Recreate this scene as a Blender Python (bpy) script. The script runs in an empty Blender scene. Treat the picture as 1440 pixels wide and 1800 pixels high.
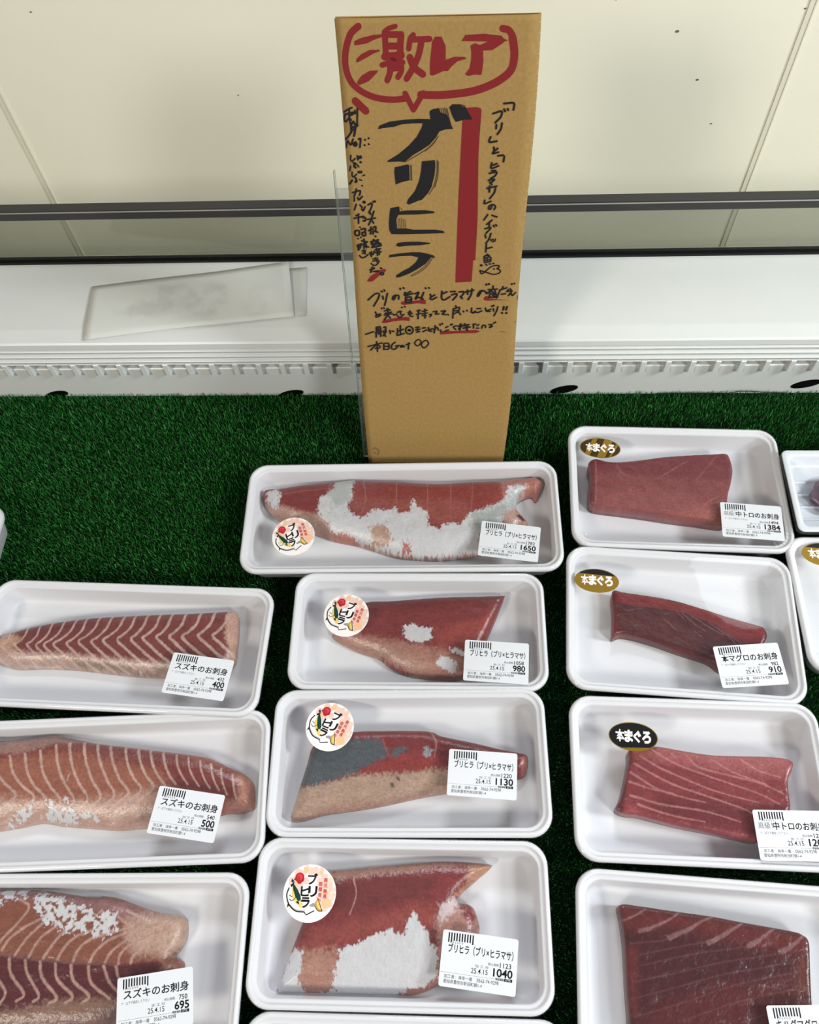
import bpy, bmesh, math, random
import numpy as np
from mathutils import Matrix, Vector
from mathutils.geometry import tessellate_polygon, delaunay_2d_cdt

# ------------------------------------------------------------------ camera
SC = bpy.context.scene
COL = SC.collection
cam_data = bpy.data.cameras.new('camera')
cam_data.sensor_fit = 'HORIZONTAL'
cam_data.sensor_width = 36.0
cam_data.lens = 36.0
cam_data.clip_start = 0.01
cam = bpy.data.objects.new('camera', cam_data)
COL.objects.link(cam)
cam.matrix_world = Matrix(((0.9985, -0.0031, 0.0538, 0.0),
                           (0.0290, 0.8724, -0.4880, 0.0),
                           (-0.0454, 0.4888, 0.8712, 0.68),
                           (0, 0, 0, 1)))
SC.camera = cam

# ------------------------------------------------------------------ world, lamps, exposure
SC.view_settings.view_transform = 'Standard'
SC.view_settings.look = 'None'
SC.view_settings.gamma = 1.0
SC.view_settings.use_curve_mapping = False
SC.view_settings.exposure = -0.15

world = bpy.data.worlds.new('shop_ambient')
SC.world = world
world.use_nodes = True
world.node_tree.nodes['Background'].inputs['Color'].default_value = (0.98, 0.99, 1.0, 1)
world.node_tree.nodes['Background'].inputs['Strength'].default_value = 0.22


def lamp(name, loc, target, size, power, color, shape='DISK', size_y=None, spread=180):
    d = bpy.data.lights.new(name, 'AREA')
    d.shape = shape
    d.size = size
    if size_y:
        d.size_y = size_y
    d.energy = power
    d.color = color
    d.spread = math.radians(spread)
    o = bpy.data.objects.new(name, d)
    COL.objects.link(o)
    o.location = loc
    o.rotation_euler = (Vector(target) - Vector(loc)).to_track_quat('-Z', 'Y').to_euler()
    return o


lamp('case_spot_lamp', (0.62, 0.74, 1.00), (0.05, 0.25, 0.0), 0.20, 0.45, (0.84, 0.93, 1.0))
lamp('ceiling_lamp_front_left', (-1.1, -1.0, 1.40), (-0.1, 0.5, 0.1), 0.42, 20.0, (1.0, 0.93, 0.80))
lamp('ceiling_lamp_front_right', (1.15, -0.9, 1.45), (0.1, 0.5, 0.1), 0.42, 20.0, (0.97, 0.99, 0.97))
lamp('added_wall_fill_right', (1.65, 0.0, 1.25), (0.30, 0.876, 0.2), 0.40, 31.0, (0.93, 0.99, 1.0))  # unseen lamp, added to brighten the right part of the wall
lamp('ceiling_lamp_beyond_wall', (0.12, 2.75, 2.4), (0.1, 0.2, 0.0), 0.9, 56.0, (0.90, 0.94, 1.0), 'RECTANGLE', 0.5)

# ------------------------------------------------------------------ helpers
def s2l(c):
    c = np.asarray(c, dtype=float) / 255.0
    return np.where(c <= 0.04045, c / 12.92, ((c + 0.055) / 1.055) ** 2.4)


def material(name, rgb, rough=0.5, spec=0.5, metal=0.0):
    m = bpy.data.materials.new(name)
    m.use_nodes = True
    b = m.node_tree.nodes['Principled BSDF']
    c = s2l(rgb)
    b.inputs['Base Color'].default_value = (*c, 1)
    b.inputs['Roughness'].default_value = rough
    b.inputs['Specular IOR Level'].default_value = spec
    b.inputs['Metallic'].default_value = metal
    return m


def N(m, kind, **kw):
    n = m.node_tree.nodes.new(kind)
    for k, v in kw.items():
        if k in n.inputs:
            n.inputs[k].default_value = v
        else:
            setattr(n, k, v)
    return n


def link(m, a, b):
    m.node_tree.links.new(a, b)


def bsdf(m):
    return m.node_tree.nodes['Principled BSDF']


def noise_tint(m, rgb_a, rgb_b, scale, lo=0.35, hi=0.65, detail=4.0, stretch=None):
    """base colour wanders between two colours following a noise field"""
    tc = N(m, 'ShaderNodeTexCoord')
    src = tc.outputs['Object']
    if stretch:
        mp = N(m, 'ShaderNodeMapping')
        mp.inputs['Scale'].default_value = stretch
        link(m, src, mp.inputs['Vector'])
        src = mp.outputs['Vector']
    nz = N(m, 'ShaderNodeTexNoise')
    nz.inputs['Scale'].default_value = scale
    nz.inputs['Detail'].default_value = detail
    link(m, src, nz.inputs['Vector'])
    rp = N(m, 'ShaderNodeValToRGB')
    rp.color_ramp.elements[0].position = lo
    rp.color_ramp.elements[1].position = hi
    rp.color_ramp.elements[0].color = (*s2l(rgb_a), 1)
    rp.color_ramp.elements[1].color = (*s2l(rgb_b), 1)
    link(m, nz.outputs['Fac'], rp.inputs['Fac'])
    link(m, rp.outputs['Color'], bsdf(m).inputs['Base Color'])
    return nz


def bump(m, scale, strength, dist=0.001, detail=3.0):
    tc = N(m, 'ShaderNodeTexCoord')
    nz = N(m, 'ShaderNodeTexNoise')
    nz.inputs['Scale'].default_value = scale
    nz.inputs['Detail'].default_value = detail
    link(m, tc.outputs['Object'], nz.inputs['Vector'])
    bp = N(m, 'ShaderNodeBump')
    bp.inputs['Strength'].default_value = strength
    bp.inputs['Distance'].default_value = dist
    link(m, nz.outputs['Fac'], bp.inputs['Height'])
    link(m, bp.outputs['Normal'], bsdf(m).inputs['Normal'])


def clear(name, tint, base, edge, rough, wrinkle=0.0, haze=0.0):
    """thin clear sheet: straight-through light plus a surface reflection that grows at grazing angles"""
    m = bpy.data.materials.new(name)
    m.use_nodes = True
    nt = m.node_tree
    nt.nodes.remove(nt.nodes['Principled BSDF'])
    out = nt.nodes['Material Output']
    tr = N(m, 'ShaderNodeBsdfTransparent')
    tr.inputs['Color'].default_value = (*tint, 1)
    gl = N(m, 'ShaderNodeBsdfGlossy')
    gl.inputs['Roughness'].default_value = rough
    lw = N(m, 'ShaderNodeLayerWeight')
    lw.inputs['Blend'].default_value = 0.5
    pw = N(m, 'ShaderNodeMath', operation='POWER')
    pw.inputs[1].default_value = 4.0
    link(m, lw.outputs['Facing'], pw.inputs[0])
    ma = N(m, 'ShaderNodeMath', operation='MULTIPLY_ADD')
    ma.inputs[1].default_value = edge
    ma.inputs[2].default_value = base
    link(m, pw.outputs[0], ma.inputs[0])
    mx = N(m, 'ShaderNodeMixShader')
    link(m, ma.outputs[0], mx.inputs['Fac'])
    link(m, tr.outputs[0], mx.inputs[1])
    link(m, gl.outputs[0], mx.inputs[2])
    last = mx.outputs[0]
    if haze:
        df = N(m, 'ShaderNodeBsdfDiffuse')
        df.inputs['Color'].default_value = (0.9, 0.9, 0.9, 1)
        m2 = N(m, 'ShaderNodeMixShader')
        m2.inputs['Fac'].default_value = haze
        link(m, last, m2.inputs[1])
        link(m, df.outputs[0], m2.inputs[2])
        last = m2.outputs[0]
    link(m, last, out.inputs['Surface'])
    if wrinkle:
        tc = N(m, 'ShaderNodeTexCoord')
        nz = N(m, 'ShaderNodeTexNoise')
        nz.inputs['Scale'].default_value = 28.0
        nz.inputs['Detail'].default_value = 2.5
        link(m, tc.outputs['Object'], nz.inputs['Vector'])
        bp = N(m, 'ShaderNodeBump')
        bp.inputs['Strength'].default_value = wrinkle
        bp.inputs['Distance'].default_value = 0.002
        link(m, nz.outputs['Fac'], bp.inputs['Height'])
        link(m, bp.outputs['Normal'], gl.inputs['Normal'])
    return m


def new_obj(name, verts, faces, mats, parent=None, idx=None, smooth=False, loc=None):
    me = bpy.data.meshes.new(name)
    me.from_pydata([tuple(map(float, v)) for v in verts], [], faces)
    for m in (mats if isinstance(mats, (list, tuple)) else [mats]):
        me.materials.append(m)
    if idx is not None:
        me.polygons.foreach_set('material_index', np.asarray(idx, dtype=np.int32))
    if smooth:
        me.polygons.foreach_set('use_smooth', np.ones(len(me.polygons), dtype=bool))
    me.update()
    o = bpy.data.objects.new(name, me)
    COL.objects.link(o)
    if parent is not None:
        o.parent = parent
    if loc is not None:
        o.location = loc
    return o


def tag(o, label=None, cat=None, group=None, kind=None):
    if label:
        o['label'] = label
    if cat:
        o['category'] = cat
    if group:
        o['group'] = group
    if kind:
        o['kind'] = kind
    return o


def empty(name, loc, rot=(0, 0, 0)):
    o = bpy.data.objects.new(name, None)
    o.empty_display_size = 0.02
    COL.objects.link(o)
    o.location = loc
    o.rotation_euler = rot
    return o


class MB:
    """collects pieces of one part"""

    def __init__(self):
        self.v, self.f, self.i = [], [], []

    def add(self, verts, faces, mi=0):
        n = len(self.v)
        self.v += [tuple(p) for p in verts]
        self.f += [tuple(a + n for a in q) for q in faces]
        self.i += [mi] * len(faces)

    def box(self, x0, x1, y0, y1, z0, z1, mi=0):
        self.add([(x, y, z) for z in (z0, z1) for y in (y0, y1) for x in (x0, x1)],
                 [(0, 2, 3, 1), (4, 5, 7, 6), (0, 1, 5, 4), (2, 6, 7, 3), (0, 4, 6, 2), (1, 3, 7, 5)], mi)

    def build(self, name, mats, parent=None, smooth=False, loc=None):
        return new_obj(name, self.v, self.f, mats, parent, self.i, smooth, loc)


def bevel(o, w, seg=2):
    b = o.modifiers.new('bevel', 'BEVEL')
    b.width = w
    b.segments = seg
    b.limit_method = 'ANGLE'
    b.angle_limit = math.radians(40)
    return o


# flat printing helpers (2-D, millimetres) -----------------------------------
def smooth_line(p, n=6, closed=False):
    p = np.asarray(p, float)
    if len(p) < 3:
        return p
    q = np.concatenate([[2 * p[0] - p[1]], p, [2 * p[-1] - p[-2]]])
    if closed:
        q = np.concatenate([[p[-2]], p, [p[1]]])
    r = []
    for k in range(1, len(q) - 2):
        a, b, c, d = q[k - 1:k + 3]
        for t in np.linspace(0, 1, n, endpoint=False):
            r.append(0.5 * (2 * b + (c - a) * t + (2 * a - 5 * b + 4 * c - d) * t * t + (3 * b - a - 3 * c + d) * t ** 3))
    r.append(q[-2])
    return np.array(r)


class Print:
    """flat marks collected as 2-D triangles with a material index and a layer"""

    def __init__(self):
        self.v, self.f, self.i, self.lay = [], [], [], []

    def _add(self, pts, faces, mi, layer):
        n = len(self.v)
        self.v += [(float(p[0]), float(p[1])) for p in pts]
        self.lay += [layer] * len(pts)
        self.f += [tuple(a + n for a in q) for q in faces]
        self.i += [mi] * len(faces)

    def poly(self, pts, mi, layer=1):
        pts = [tuple(p) for p in pts]
        tris = tessellate_polygon([[Vector((p[0], p[1], 0)) for p in pts]])
        out = []
        for a, b, c in tris:
            A, B, Cc = pts[a], pts[b], pts[c]
            if (B[0] - A[0]) * (Cc[1] - A[1]) - (B[1] - A[1]) * (Cc[0] - A[0]) < 0:
                b, c = c, b
            out.append((a, b, c))
        self._add(pts, out, mi, layer)

    def disc(self, x, y, r, mi, layer=1, n=20, ry=None, rot=0.0):
        ry = ry or r
        a = np.linspace(0, 2 * np.pi, n, endpoint=False)
        c, s = math.cos(rot), math.sin(rot)
        px, py = r * np.cos(a), ry * np.sin(a)
        self._add(np.stack([x + c * px - s * py, y + s * px + c * py], 1), [tuple(range(n))], mi, layer)

    def rect(self, x0, y0, x1, y1, mi, layer=1):
        self._add([(x0, y0), (x1, y0), (x1, y1), (x0, y1)], [(0, 1, 2, 3)], mi, layer)

    def stroke(self, pts, w, mi, layer=1, sm=True, w1=None):
        p = np.asarray(pts, float)
        if sm and len(p) > 2:
            p = smooth_line(p, 5, closed=np.hypot(*(p[0] - p[-1])) < 1e-6)
        n = len(p)
        t = np.gradient(p, axis=0)
        t /= np.linalg.norm(t, axis=1)[:, None] + 1e-9
        nr = np.stack([-t[:, 1], t[:, 0]], 1)
        ww = np.linspace(w, w if w1 is None else w1, n)[:, None] / 2
        L, R = p + nr * ww, p - nr * ww
        self._add(np.concatenate([R, L]), [(k, k + 1, n + k + 1, n + k) for k in range(n - 1)], mi, layer)
        self.disc(p[0][0], p[0][1], w / 2, mi, layer + 0.15, 10)
        self.disc(p[-1][0], p[-1][1], (w if w1 is None else w1) / 2, mi, layer + 0.15, 10)

    def text(self, body, x, y, w, h, mi, layer=1, bold=0.0, rot=0.0, fit=True):
        """body fitted into the box with its lower left corner at x, y"""
        V, F = glyphs(body, bold)
        lo, hi = V.min(0), V.max(0)
        sz = np.maximum(hi - lo, 1e-6)
        k = np.array([w / sz[0], h / sz[1]]) if fit else np.array([h / sz[1]] * 2)
        P = (V - lo) * k
        if rot:
            c, s = math.cos(rot), math.sin(rot)
            P = P - np.array([w / 2, h / 2])
            P = np.stack([c * P[:, 0] - s * P[:, 1], s * P[:, 0] + c * P[:, 1]], 1) + np.array([w / 2, h / 2])
        self._add(P + np.array([x, y]), F, mi, layer)


_GL = {}


def glyphs(body, bold):
    key = (body, bold)
    if key not in _GL:
        c = bpy.data.curves.new('lettering', 'FONT')
        c.body = body
        c.size = 1.0
        c.resolution_u = 3
        c.fill_mode = 'NONE'
        o = bpy.data.objects.new('lettering', c)
        COL.objects.link(o)
        dg = bpy.context.evaluated_depsgraph_get()
        me = bpy.data.meshes.new_from_object(o.evaluated_get(dg))
        P = np.array([v.co[:2] for v in me.vertices])
        nxt = {}
        for e in me.edges:
            nxt.setdefault(e.vertices[0], []).append(e.vertices[1])
            nxt.setdefault(e.vertices[1], []).append(e.vertices[0])
        seen, loops = set(), []
        for k in range(len(P)):
            if k in seen or k not in nxt:
                continue
            lp, cur = [k], k
            seen.add(k)
            while True:
                step = [q for q in nxt[cur] if q not in seen]
                if not step:
                    break
                cur = min(step) if len(lp) == 1 else step[0]
                lp.append(cur)
                seen.add(cur)
            if len(lp) > 2:
                loops.append(P[lp])
        ar0 = [0.5 * np.sum(a[:, 0] * np.roll(a[:, 1], -1) - np.roll(a[:, 0], -1) * a[:, 1]) for a in loops]
        s0 = np.sign(ar0[int(np.argmax(np.abs(ar0)))]) if ar0 else 1
        for k, a in enumerate(loops):
            if bold:
                e1 = a - np.roll(a, 1, 0)
                e2 = np.roll(a, -1, 0) - a
                e1 = e1 / (np.linalg.norm(e1, axis=1)[:, None] + 1e-9)
                e2 = e2 / (np.linalg.norm(e2, axis=1)[:, None] + 1e-9)
                n1, n2 = np.stack([e1[:, 1], -e1[:, 0]], 1), np.stack([e2[:, 1], -e2[:, 0]], 1)
                m_ = (n1 + n2) / np.maximum(1 + (n1 * n2).sum(1), 0.6)[:, None]
                loops[k] = a + s0 * bold * m_
        ar = [0.5 * np.sum(a[:, 0] * np.roll(a[:, 1], -1) - np.roll(a[:, 0], -1) * a[:, 1]) for a in loops]
        sgn = np.sign(ar[int(np.argmax(np.abs(ar)))]) if ar else 1
        outer = [k for k in range(len(loops)) if np.sign(ar0[k]) == sgn]
        holes = {k: [] for k in outer}
        for k in range(len(loops)):
            if np.sign(ar[k]) != sgn and np.sign(ar0[k]) != sgn:
                for q in outer:
                    if abs(ar0[q]) > abs(ar0[k]) and inside(loops[k][:1] * .999 + loops[k].mean(0) * .001, loops[q])[0]:
                        holes[q].append(k)
        V, F = [], []
        for q in outer:
            rings = [[Vector((p[0], p[1], 0)) for p in loops[r]] for r in [q] + holes[q]]
            base = len(V)
            flat = [(p.x, p.y) for r in rings for p in r]
            V += flat
            for t in tessellate_polygon(rings):
                A, B, D = (flat[x] for x in t)
                cr = (B[0] - A[0]) * (D[1] - A[1]) - (B[1] - A[1]) * (D[0] - A[0])
                if abs(cr) > 1e-12:
                    F.append(tuple(base + x for x in (t if cr > 0 else t[::-1])))
        V = np.array(V)
        bpy.data.objects.remove(o)
        bpy.data.curves.remove(c)
        bpy.data.meshes.remove(me)
        _GL[key] = (V, F)
    return _GL[key]


def vnoise(x, y, seed):
    """smooth value noise in 0..1 on arrays"""
    xi, yi = np.floor(x).astype(np.int64), np.floor(y).astype(np.int64)
    fx, fy = x - xi, y - yi
    fx, fy = fx * fx * (3 - 2 * fx), fy * fy * (3 - 2 * fy)

    def h(a, b):
        n = (a * 374761393 + b * 668265263 + seed * 974634777) & 0xFFFFFFFF
        n = ((n ^ (n >> 13)) * 1274126177) & 0xFFFFFFFF
        return ((n ^ (n >> 16)) & 0xFFFF) / 65535.0
    return (h(xi, yi) * (1 - fx) + h(xi + 1, yi) * fx) * (1 - fy) + (h(xi, yi + 1) * (1 - fx) + h(xi + 1, yi + 1) * fx) * fy


def fbm(x, y, seed):
    return (vnoise(x, y, seed) + .5 * vnoise(2 * x, 2 * y, seed + 1) + .25 * vnoise(4 * x, 4 * y, seed + 2)) / 1.75


def seg_dist(P, L, closed):
    d = np.full(len(P), 1e9)
    n = len(L)
    tt = np.zeros(len(P))
    for k in range(n if closed else n - 1):
        a, b = L[k], L[(k + 1) % n]
        ab = b - a
        t = np.clip(((P - a) @ ab) / (ab @ ab + 1e-12), 0, 1)
        e = np.hypot(*(P - a - t[:, None] * ab).T)
        m = e < d
        d[m] = e[m]
        tt[m] = (k + t[m]) / max(n - 1, 1)
    return d, tt


def inside(P, L):
    r = np.zeros(len(P), bool)
    for a, b in zip(L, np.roll(L, -1, 0)):
        c = (a[1] > P[:, 1]) != (b[1] > P[:, 1])
        dy = b[1] - a[1]
        x = (b[0] - a[0]) * (P[:, 1] - a[1]) / (dy if abs(dy) > 1e-12 else 1e-12) + a[0]
        r ^= c & (P[:, 0] < x)
    return r


# ------------------------------------------------------------------ materials
M = {}
M['wall'] = material('cream_panel', (238, 234, 211), 0.35, 0.3)
noise_tint(M['wall'], (236, 232, 213), (241, 237, 219), 3.0)
M['seam'] = material('panel_seam', (224, 221, 202), 0.5)
M['steel'] = material('white_steel', (226, 228, 226), 0.32, 0.5)
noise_tint(M['steel'], (213, 215, 213), (218, 220, 218), 6.0)
M['plastic'] = material('grey_plastic', (206, 208, 207), 0.45, 0.4)
M['dark'] = material('charcoal_frame', (48, 46, 47), 0.4, 0.4)
M['bright'] = material('frame_trim', (170, 170, 168), 0.25, 0.6, 0.6)
M['gasket'] = material('black_rubber', (14, 15, 15), 0.5, 0.3)
M['hole'] = material('drain_black', (4, 4, 4), 0.8, 0.1)
M['glass'] = clear('guard_glass', (0.74, 0.75, 0.72), 0.05, 0.5, 0.10, 0.0)
M['foam'] = material('white_foam', (220, 220, 224), 0.5, 0.35)
bump(M['foam'], 900, 0.12, 0.0004)
M['film'] = clear('stretch_film', (0.985, 0.985, 0.985), 0.036, 0.5, 0.03, 0.035, 0.008)
M['paper'] = material('label_paper', (218, 220, 225), 0.45, 0.3)
M['ink'] = material('label_ink', (22, 22, 24), 0.5, 0.2)
M['inkgrey'] = material('label_ink_fine', (70, 70, 74), 0.5, 0.2)
M['acrylic'] = clear('clear_acrylic', (0.93, 0.95, 0.94), 0.05, 0.5, 0.04, 0.0, 0.03)
M['acrylic_edge'] = material('acrylic_edge', (176, 184, 176), 0.25, 0.5)
M['turf_base'] = material('turf_backing', (8, 30, 10), 0.9, 0.1)
M['floor'] = material('shop_floor', (120, 118, 112), 0.5)
noise_tint(M['floor'], (116, 114, 108), (126, 124, 118), 9.0)

# cardboard
M['card'] = material('brown_cardboard', (176, 146, 96), 0.75, 0.15)
noise_tint(M['card'], (150, 120, 70), (161, 130, 80), 420.0, 0.3, 0.7, 5.0, (1.0, 1.0, 0.8))
M['card_edge'] = material('cardboard_flute', (184, 160, 118), 0.85, 0.1)
M['red_marker'] = material('red_marker_ink', (124, 29, 33), 0.5, 0.3)
M['black_marker'] = material('black_marker_ink', (26, 24, 26), 0.5, 0.3)
M['dry_marker'] = material('dry_brush_ink', (70, 58, 42), 0.6, 0.2)
M['stain'] = material('brown_stain', (128, 102, 62), 0.8, 0.1)

# turf
mt = bpy.data.materials.new('green_turf_fibre')
mt.use_nodes = True
M['turf'] = mt
at = N(mt, 'ShaderNodeAttribute', attribute_name='shade')
rp = N(mt, 'ShaderNodeValToRGB')
rp.color_ramp.elements[0].color = (*s2l((12, 82, 21)), 1)
rp.color_ramp.elements[1].color = (*s2l((88, 170, 88)), 1)
link(mt, at.outputs['Fac'], rp.inputs['Fac'])
link(mt, rp.outputs['Color'], bsdf(mt).inputs['Base Color'])
bsdf(mt).inputs['Roughness'].default_value = 0.4
bsdf(mt).inputs['Specular IOR Level'].default_value = 0.4

# fish flesh: colour, silver-skin and wetness come from the fillet's own pattern attributes
mf = bpy.data.materials.new('raw_fish_flesh')
mf.use_nodes = True
M['flesh'] = mf
at = N(mf, 'ShaderNodeAttribute', attribute_name='flesh')
sv = N(mf, 'ShaderNodeAttribute', attribute_name='silver')
tc = N(mf, 'ShaderNodeTexCoord')
nz = N(mf, 'ShaderNodeTexNoise')
nz.inputs['Scale'].default_value = 520.0
nz.inputs['Detail'].default_value = 4.0
link(mf, tc.outputs['Object'], nz.inputs['Vector'])
mr = N(mf, 'ShaderNodeMapRange')
mr.inputs['To Min'].default_value = 0.62
mr.inputs['To Max'].default_value = 1.38
link(mf, nz.outputs['Fac'], mr.inputs['Value'])
mv = N(mf, 'ShaderNodeMix', data_type='RGBA', blend_type='MULTIPLY')
mv.inputs['Factor'].default_value = 1.0
link(mf, at.outputs['Color'], mv.inputs['A'])
sm = N(mf, 'ShaderNodeMix', data_type='FLOAT')
sm.inputs['B'].default_value = 1.0
sk = N(mf, 'ShaderNodeMath', operation='MULTIPLY')
sk.inputs[1].default_value = 0.75
link(mf, sv.outputs['Fac'], sk.inputs[0])
link(mf, sk.outputs[0], sm.inputs['Factor'])
link(mf, mr.outputs['Result'], sm.inputs['A'])
link(mf, sm.outputs['Result'], mv.inputs['B'])
link(mf, mv.outputs['Result'], bsdf(mf).inputs['Base Color'])
bsdf(mf).inputs['Roughness'].default_value = 0.26
bsdf(mf).inputs['Specular IOR Level'].default_value = 0.45
bsdf(mf).inputs['Subsurface Weight'].default_value = 0.12
bsdf(mf).inputs['Subsurface Radius'].default_value = (0.004, 0.0015, 0.001)
bsdf(mf).inputs['Subsurface Scale'].default_value = 0.6
bp = N(mf, 'ShaderNodeBump')
bp.inputs['Strength'].default_value = 0.45
bp.inputs['Distance'].default_value = 0.0007
link(mf, nz.outputs['Fac'], bp.inputs['Height'])
link(mf, bp.outputs['Normal'], bsdf(mf).inputs['Normal'])

# round sticker inks
for k, c in dict(st_white=(244, 238, 236), st_pink=(236, 196, 186), st_orange=(240, 190, 150), st_tan=(226, 206, 186), st_black=(20, 20, 22),
                 st_red=(178, 34, 44), st_rose=(214, 70, 80), st_green=(16, 62, 50), st_yellow=(226, 200, 110), st_lemon=(196, 160, 70),
                 st_grey=(150, 150, 154), st_text=(196, 62, 62)).items():
    M[k] = material(k.replace('st_', 'sticker_'), c, 0.35, 0.4)
M['gold'] = material('gold_foil', (176, 140, 52), 0.32, 0.5, 0.75)
M['dark_reflection'] = material('foil_dark_reflection', (16, 15, 14), 0.3, 0.5)  # dark reflection in the gold foil, painted as a colour
M['bronze'] = material('foil_dim_reflection', (70, 52, 20), 0.32, 0.5, 0.4)  # dimmer foil reflection, likewise painted as a base colour

# ------------------------------------------------------------------ setting
b = MB()
b.box(-2.2, 2.2, 0.876, 0.92, -0.78, 0.62)
tag(b.build('wall_back', M['wall']), 'cream wall panels behind the display case', kind='structure')
b = MB()
for x in (-0.530, 0.366, 1.262, -1.426):
    b.box(x - 0.0035, x + 0.0035, 0.8745, 0.8768, -0.78, 0.62)
    b.box(x + 0.0022, x + 0.0034, 0.8738, 0.8745, -0.78, 0.62)
tag(b.build('trim_1', M['seam']), 'vertical seam strips of the cream wall', kind='structure')
b = MB()
b.box(-2.2, 2.2, -1.4, 0.92, -0.80, -0.78)
tag(b.build('floor', M['floor']), 'grey shop floor below the case', kind='structure')
b = MB()
rs = random.Random(5)
for (x, z, r) in ((-0.335, 0.235, .0022), (-0.18, 0.28, .0016), (-0.07, 0.135, .0016), (-0.12, 0.04, .0015), (-0.04, 0.01, .0013), (0.02, 0.30, .0013),
                  (0.165, 0.195, .0016), (0.235, 0.16, .0022), (0.30, 0.05, .0014), (0.27, 0.105, .0018), (0.36, 0.18, .0014), (-0.45, 0.20, .0013), (-0.25, 0.1, .0011)):
    a = np.linspace(0, 2 * np.pi, 8, endpoint=False)
    b.add([(x + r * math.cos(t), 0.8757, z + r * .7 * math.sin(t)) for t in a], [tuple(range(8))])
tag(b.build('trim_2', material('wall_speck', (110, 104, 88), 0.8)), 'small dark specks on the cream wall', kind='structure')

# ------------------------------------------------------------------ display case
XL, XR = -0.98, 0.98
case = tag(empty('display_case', (0, 0.0, -0.78)), 'white refrigerated display case with rear ledge, vent grille and dark-railed low glass', 'display case')
OFF = (0, 0, 0.78)


def cpart(mb, name, mats, smooth=False):
    o = mb.build(name, mats, case, smooth)
    o.location = OFF
    return o


b = MB()
b.box(XL, XR, -0.62, 0.6435, -0.78, -0.0072)
bevel(cpart(b, 'case_body', M['steel']), 0.004)


def extrude_profile(mb, prof, x0, x1, mi=0, closed=False):
    n = len(prof)
    v = [(x0, y, z) for y, z in prof] + [(x1, y, z) for y, z in prof]
    f = [(k, k + 1, n + k + 1, n + k) for k in range(n - 1)]
    if closed:
        f += [(n - 1, 0, n, 2 * n - 1), tuple(range(n)), tuple(range(2 * n - 1, n - 1, -1))]
    mb.add(v, f, mi)


# ledge: lower riser, slot, ridged fascia, front strip, flat top
b = MB()
prof = [(0.525, -0.02), (0.525, 0.0375), (0.526, 0.0385), (0.532, 0.0385), (0.536, 0.040), (0.536, 0.0490), (0.5215, 0.0490)]
for k in range(3):
    z = 0.0490 + 0.0075 * k
    prof += [(0.5228, z + 0.0002), (0.5200, z + 0.0056), (0.5196, z + 0.0062), (0.5202, z + 0.0069), (0.5232, z + 0.0074)]
prof += [(0.5215, 0.0722), (0.5205, 0.0735), (0.5210, 0.0795), (0.5225, 0.0812), (0.5365, 0.0836), (0.5385, 0.0837), (0.634, 0.0785), (0.6435, 0.0785), (0.6435, -0.02)]
extrude_profile(b, prof, XL, XR, 0, True)
cpart(b, 'rear_ledge', M['steel'])

# drain holes are not cut through: flat black discs paint the shade inside them
for hx, hz in ((-0.4236, -0.0035), (-0.1711, -0.0040), (0.1128, 0.0015), (0.3529, 0.0085)):
    hp = MB()
    a = np.linspace(0, 2 * np.pi, 28, endpoint=False)
    vx = [(hx + 0.0135 * math.cos(t) + 0.003 * math.sin(t), 0.5246, hz + 0.0066 * math.sin(t) + 0.0022 * math.cos(t)) for t in a]
    hp.add(vx, [tuple(range(28))])
    hp.add([(x, 0.5252, z) for x, y, z in vx] + vx, [(k, (k + 1) % 28, 28 + (k + 1) % 28, 28 + k) for k in range(28)])
    cpart(hp, 'drain_hole_shade_disc', M['hole'])

b = MB()
for k in range(-30, 48):
    x = -0.4552 + k * 0.02368
    if XL < x < XR:
        b.box(x - 0.0028, x + 0.0028, 0.5205, 0.5355, 0.0325, 0.0495)
bevel(cpart(b, 'air_grille', M['steel']), 0.0006, 1)

b = MB()
b.box(XL, XR, 0.6310, 0.6400, 0.0780, 0.0812)
b.box(XL, XR, 0.6340, 0.6368, 0.0812, 0.0835)
cpart(b, 'gasket', M['gasket'])
b = MB()
b.box(XL, XR, 0.6375, 0.6425, 0.0813, 0.1330)
cpart(b, 'glass_guard', M['glass'])
b = MB()
b.box(XL, XR, 0.6368, 0.6490, 0.1310, 0.1395, 0)
b.box(XL, XR, 0.6360, 0.6380, 0.1396, 0.1402, 1)
b.box(XL, XR, 0.6380, 0.6490, 0.1396, 0.1410, 0)
bevel(cpart(b, 'guard_rail', [M['dark'], M['bright']]), 0.0004)
sp = random.Random(9)
for (x, y) in ((0.27, 0.5195), (0.33, 0.519), (0.128, 0.5195), (0.19, 0.519), (-0.30, 0.519), (-0.21, 0.5195)):
    b = MB()
    z = 0.0530 + 0.0075 * sp.choice((0, 1))
    r = 0.0009
    b.add([(x + r * math.cos(t), 0.5243, z + r * math.sin(t)) for t in np.linspace(0, 2 * np.pi, 7, endpoint=False)], [tuple(range(7))])
    cpart(b, 'dirt_speck', M['hole'])

# ------------------------------------------------------------------ artificial turf
turf = tag(empty('artificial_turf', (0, 0, -0.0072)), 'green artificial turf mat covering the display case deck', 'turf mat')
b = MB()
b.box(-0.95, 0.95, -0.30, 0.5245, 0.0, 0.0015)
b.build('backing', M['turf_base'], turf)
rng = np.random.default_rng(3)
X0, X1, Y0, Y1 = -0.947, 0.947, -0.297, 0.5235
sp_ = 0.00165
gx, gy = np.meshgrid(np.arange(X0, X1, sp_), np.arange(Y0, Y1, sp_))
bx = gx.ravel() + rng.uniform(-.9e-3, .9e-3, gx.size)
by = np.minimum(gy.ravel() + rng.uniform(-.9e-3, .9e-3, gx.size), 0.5238)
n = bx.size
hgt = rng.uniform(0.0042, 0.0072, n)
ang = rng.uniform(0, 2 * np.pi, n)
lean = rng.uniform(0.0003, 0.0024, n)
la = rng.uniform(0, 2 * np.pi, n)
wd = rng.uniform(0.00024, 0.00045, n)
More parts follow.
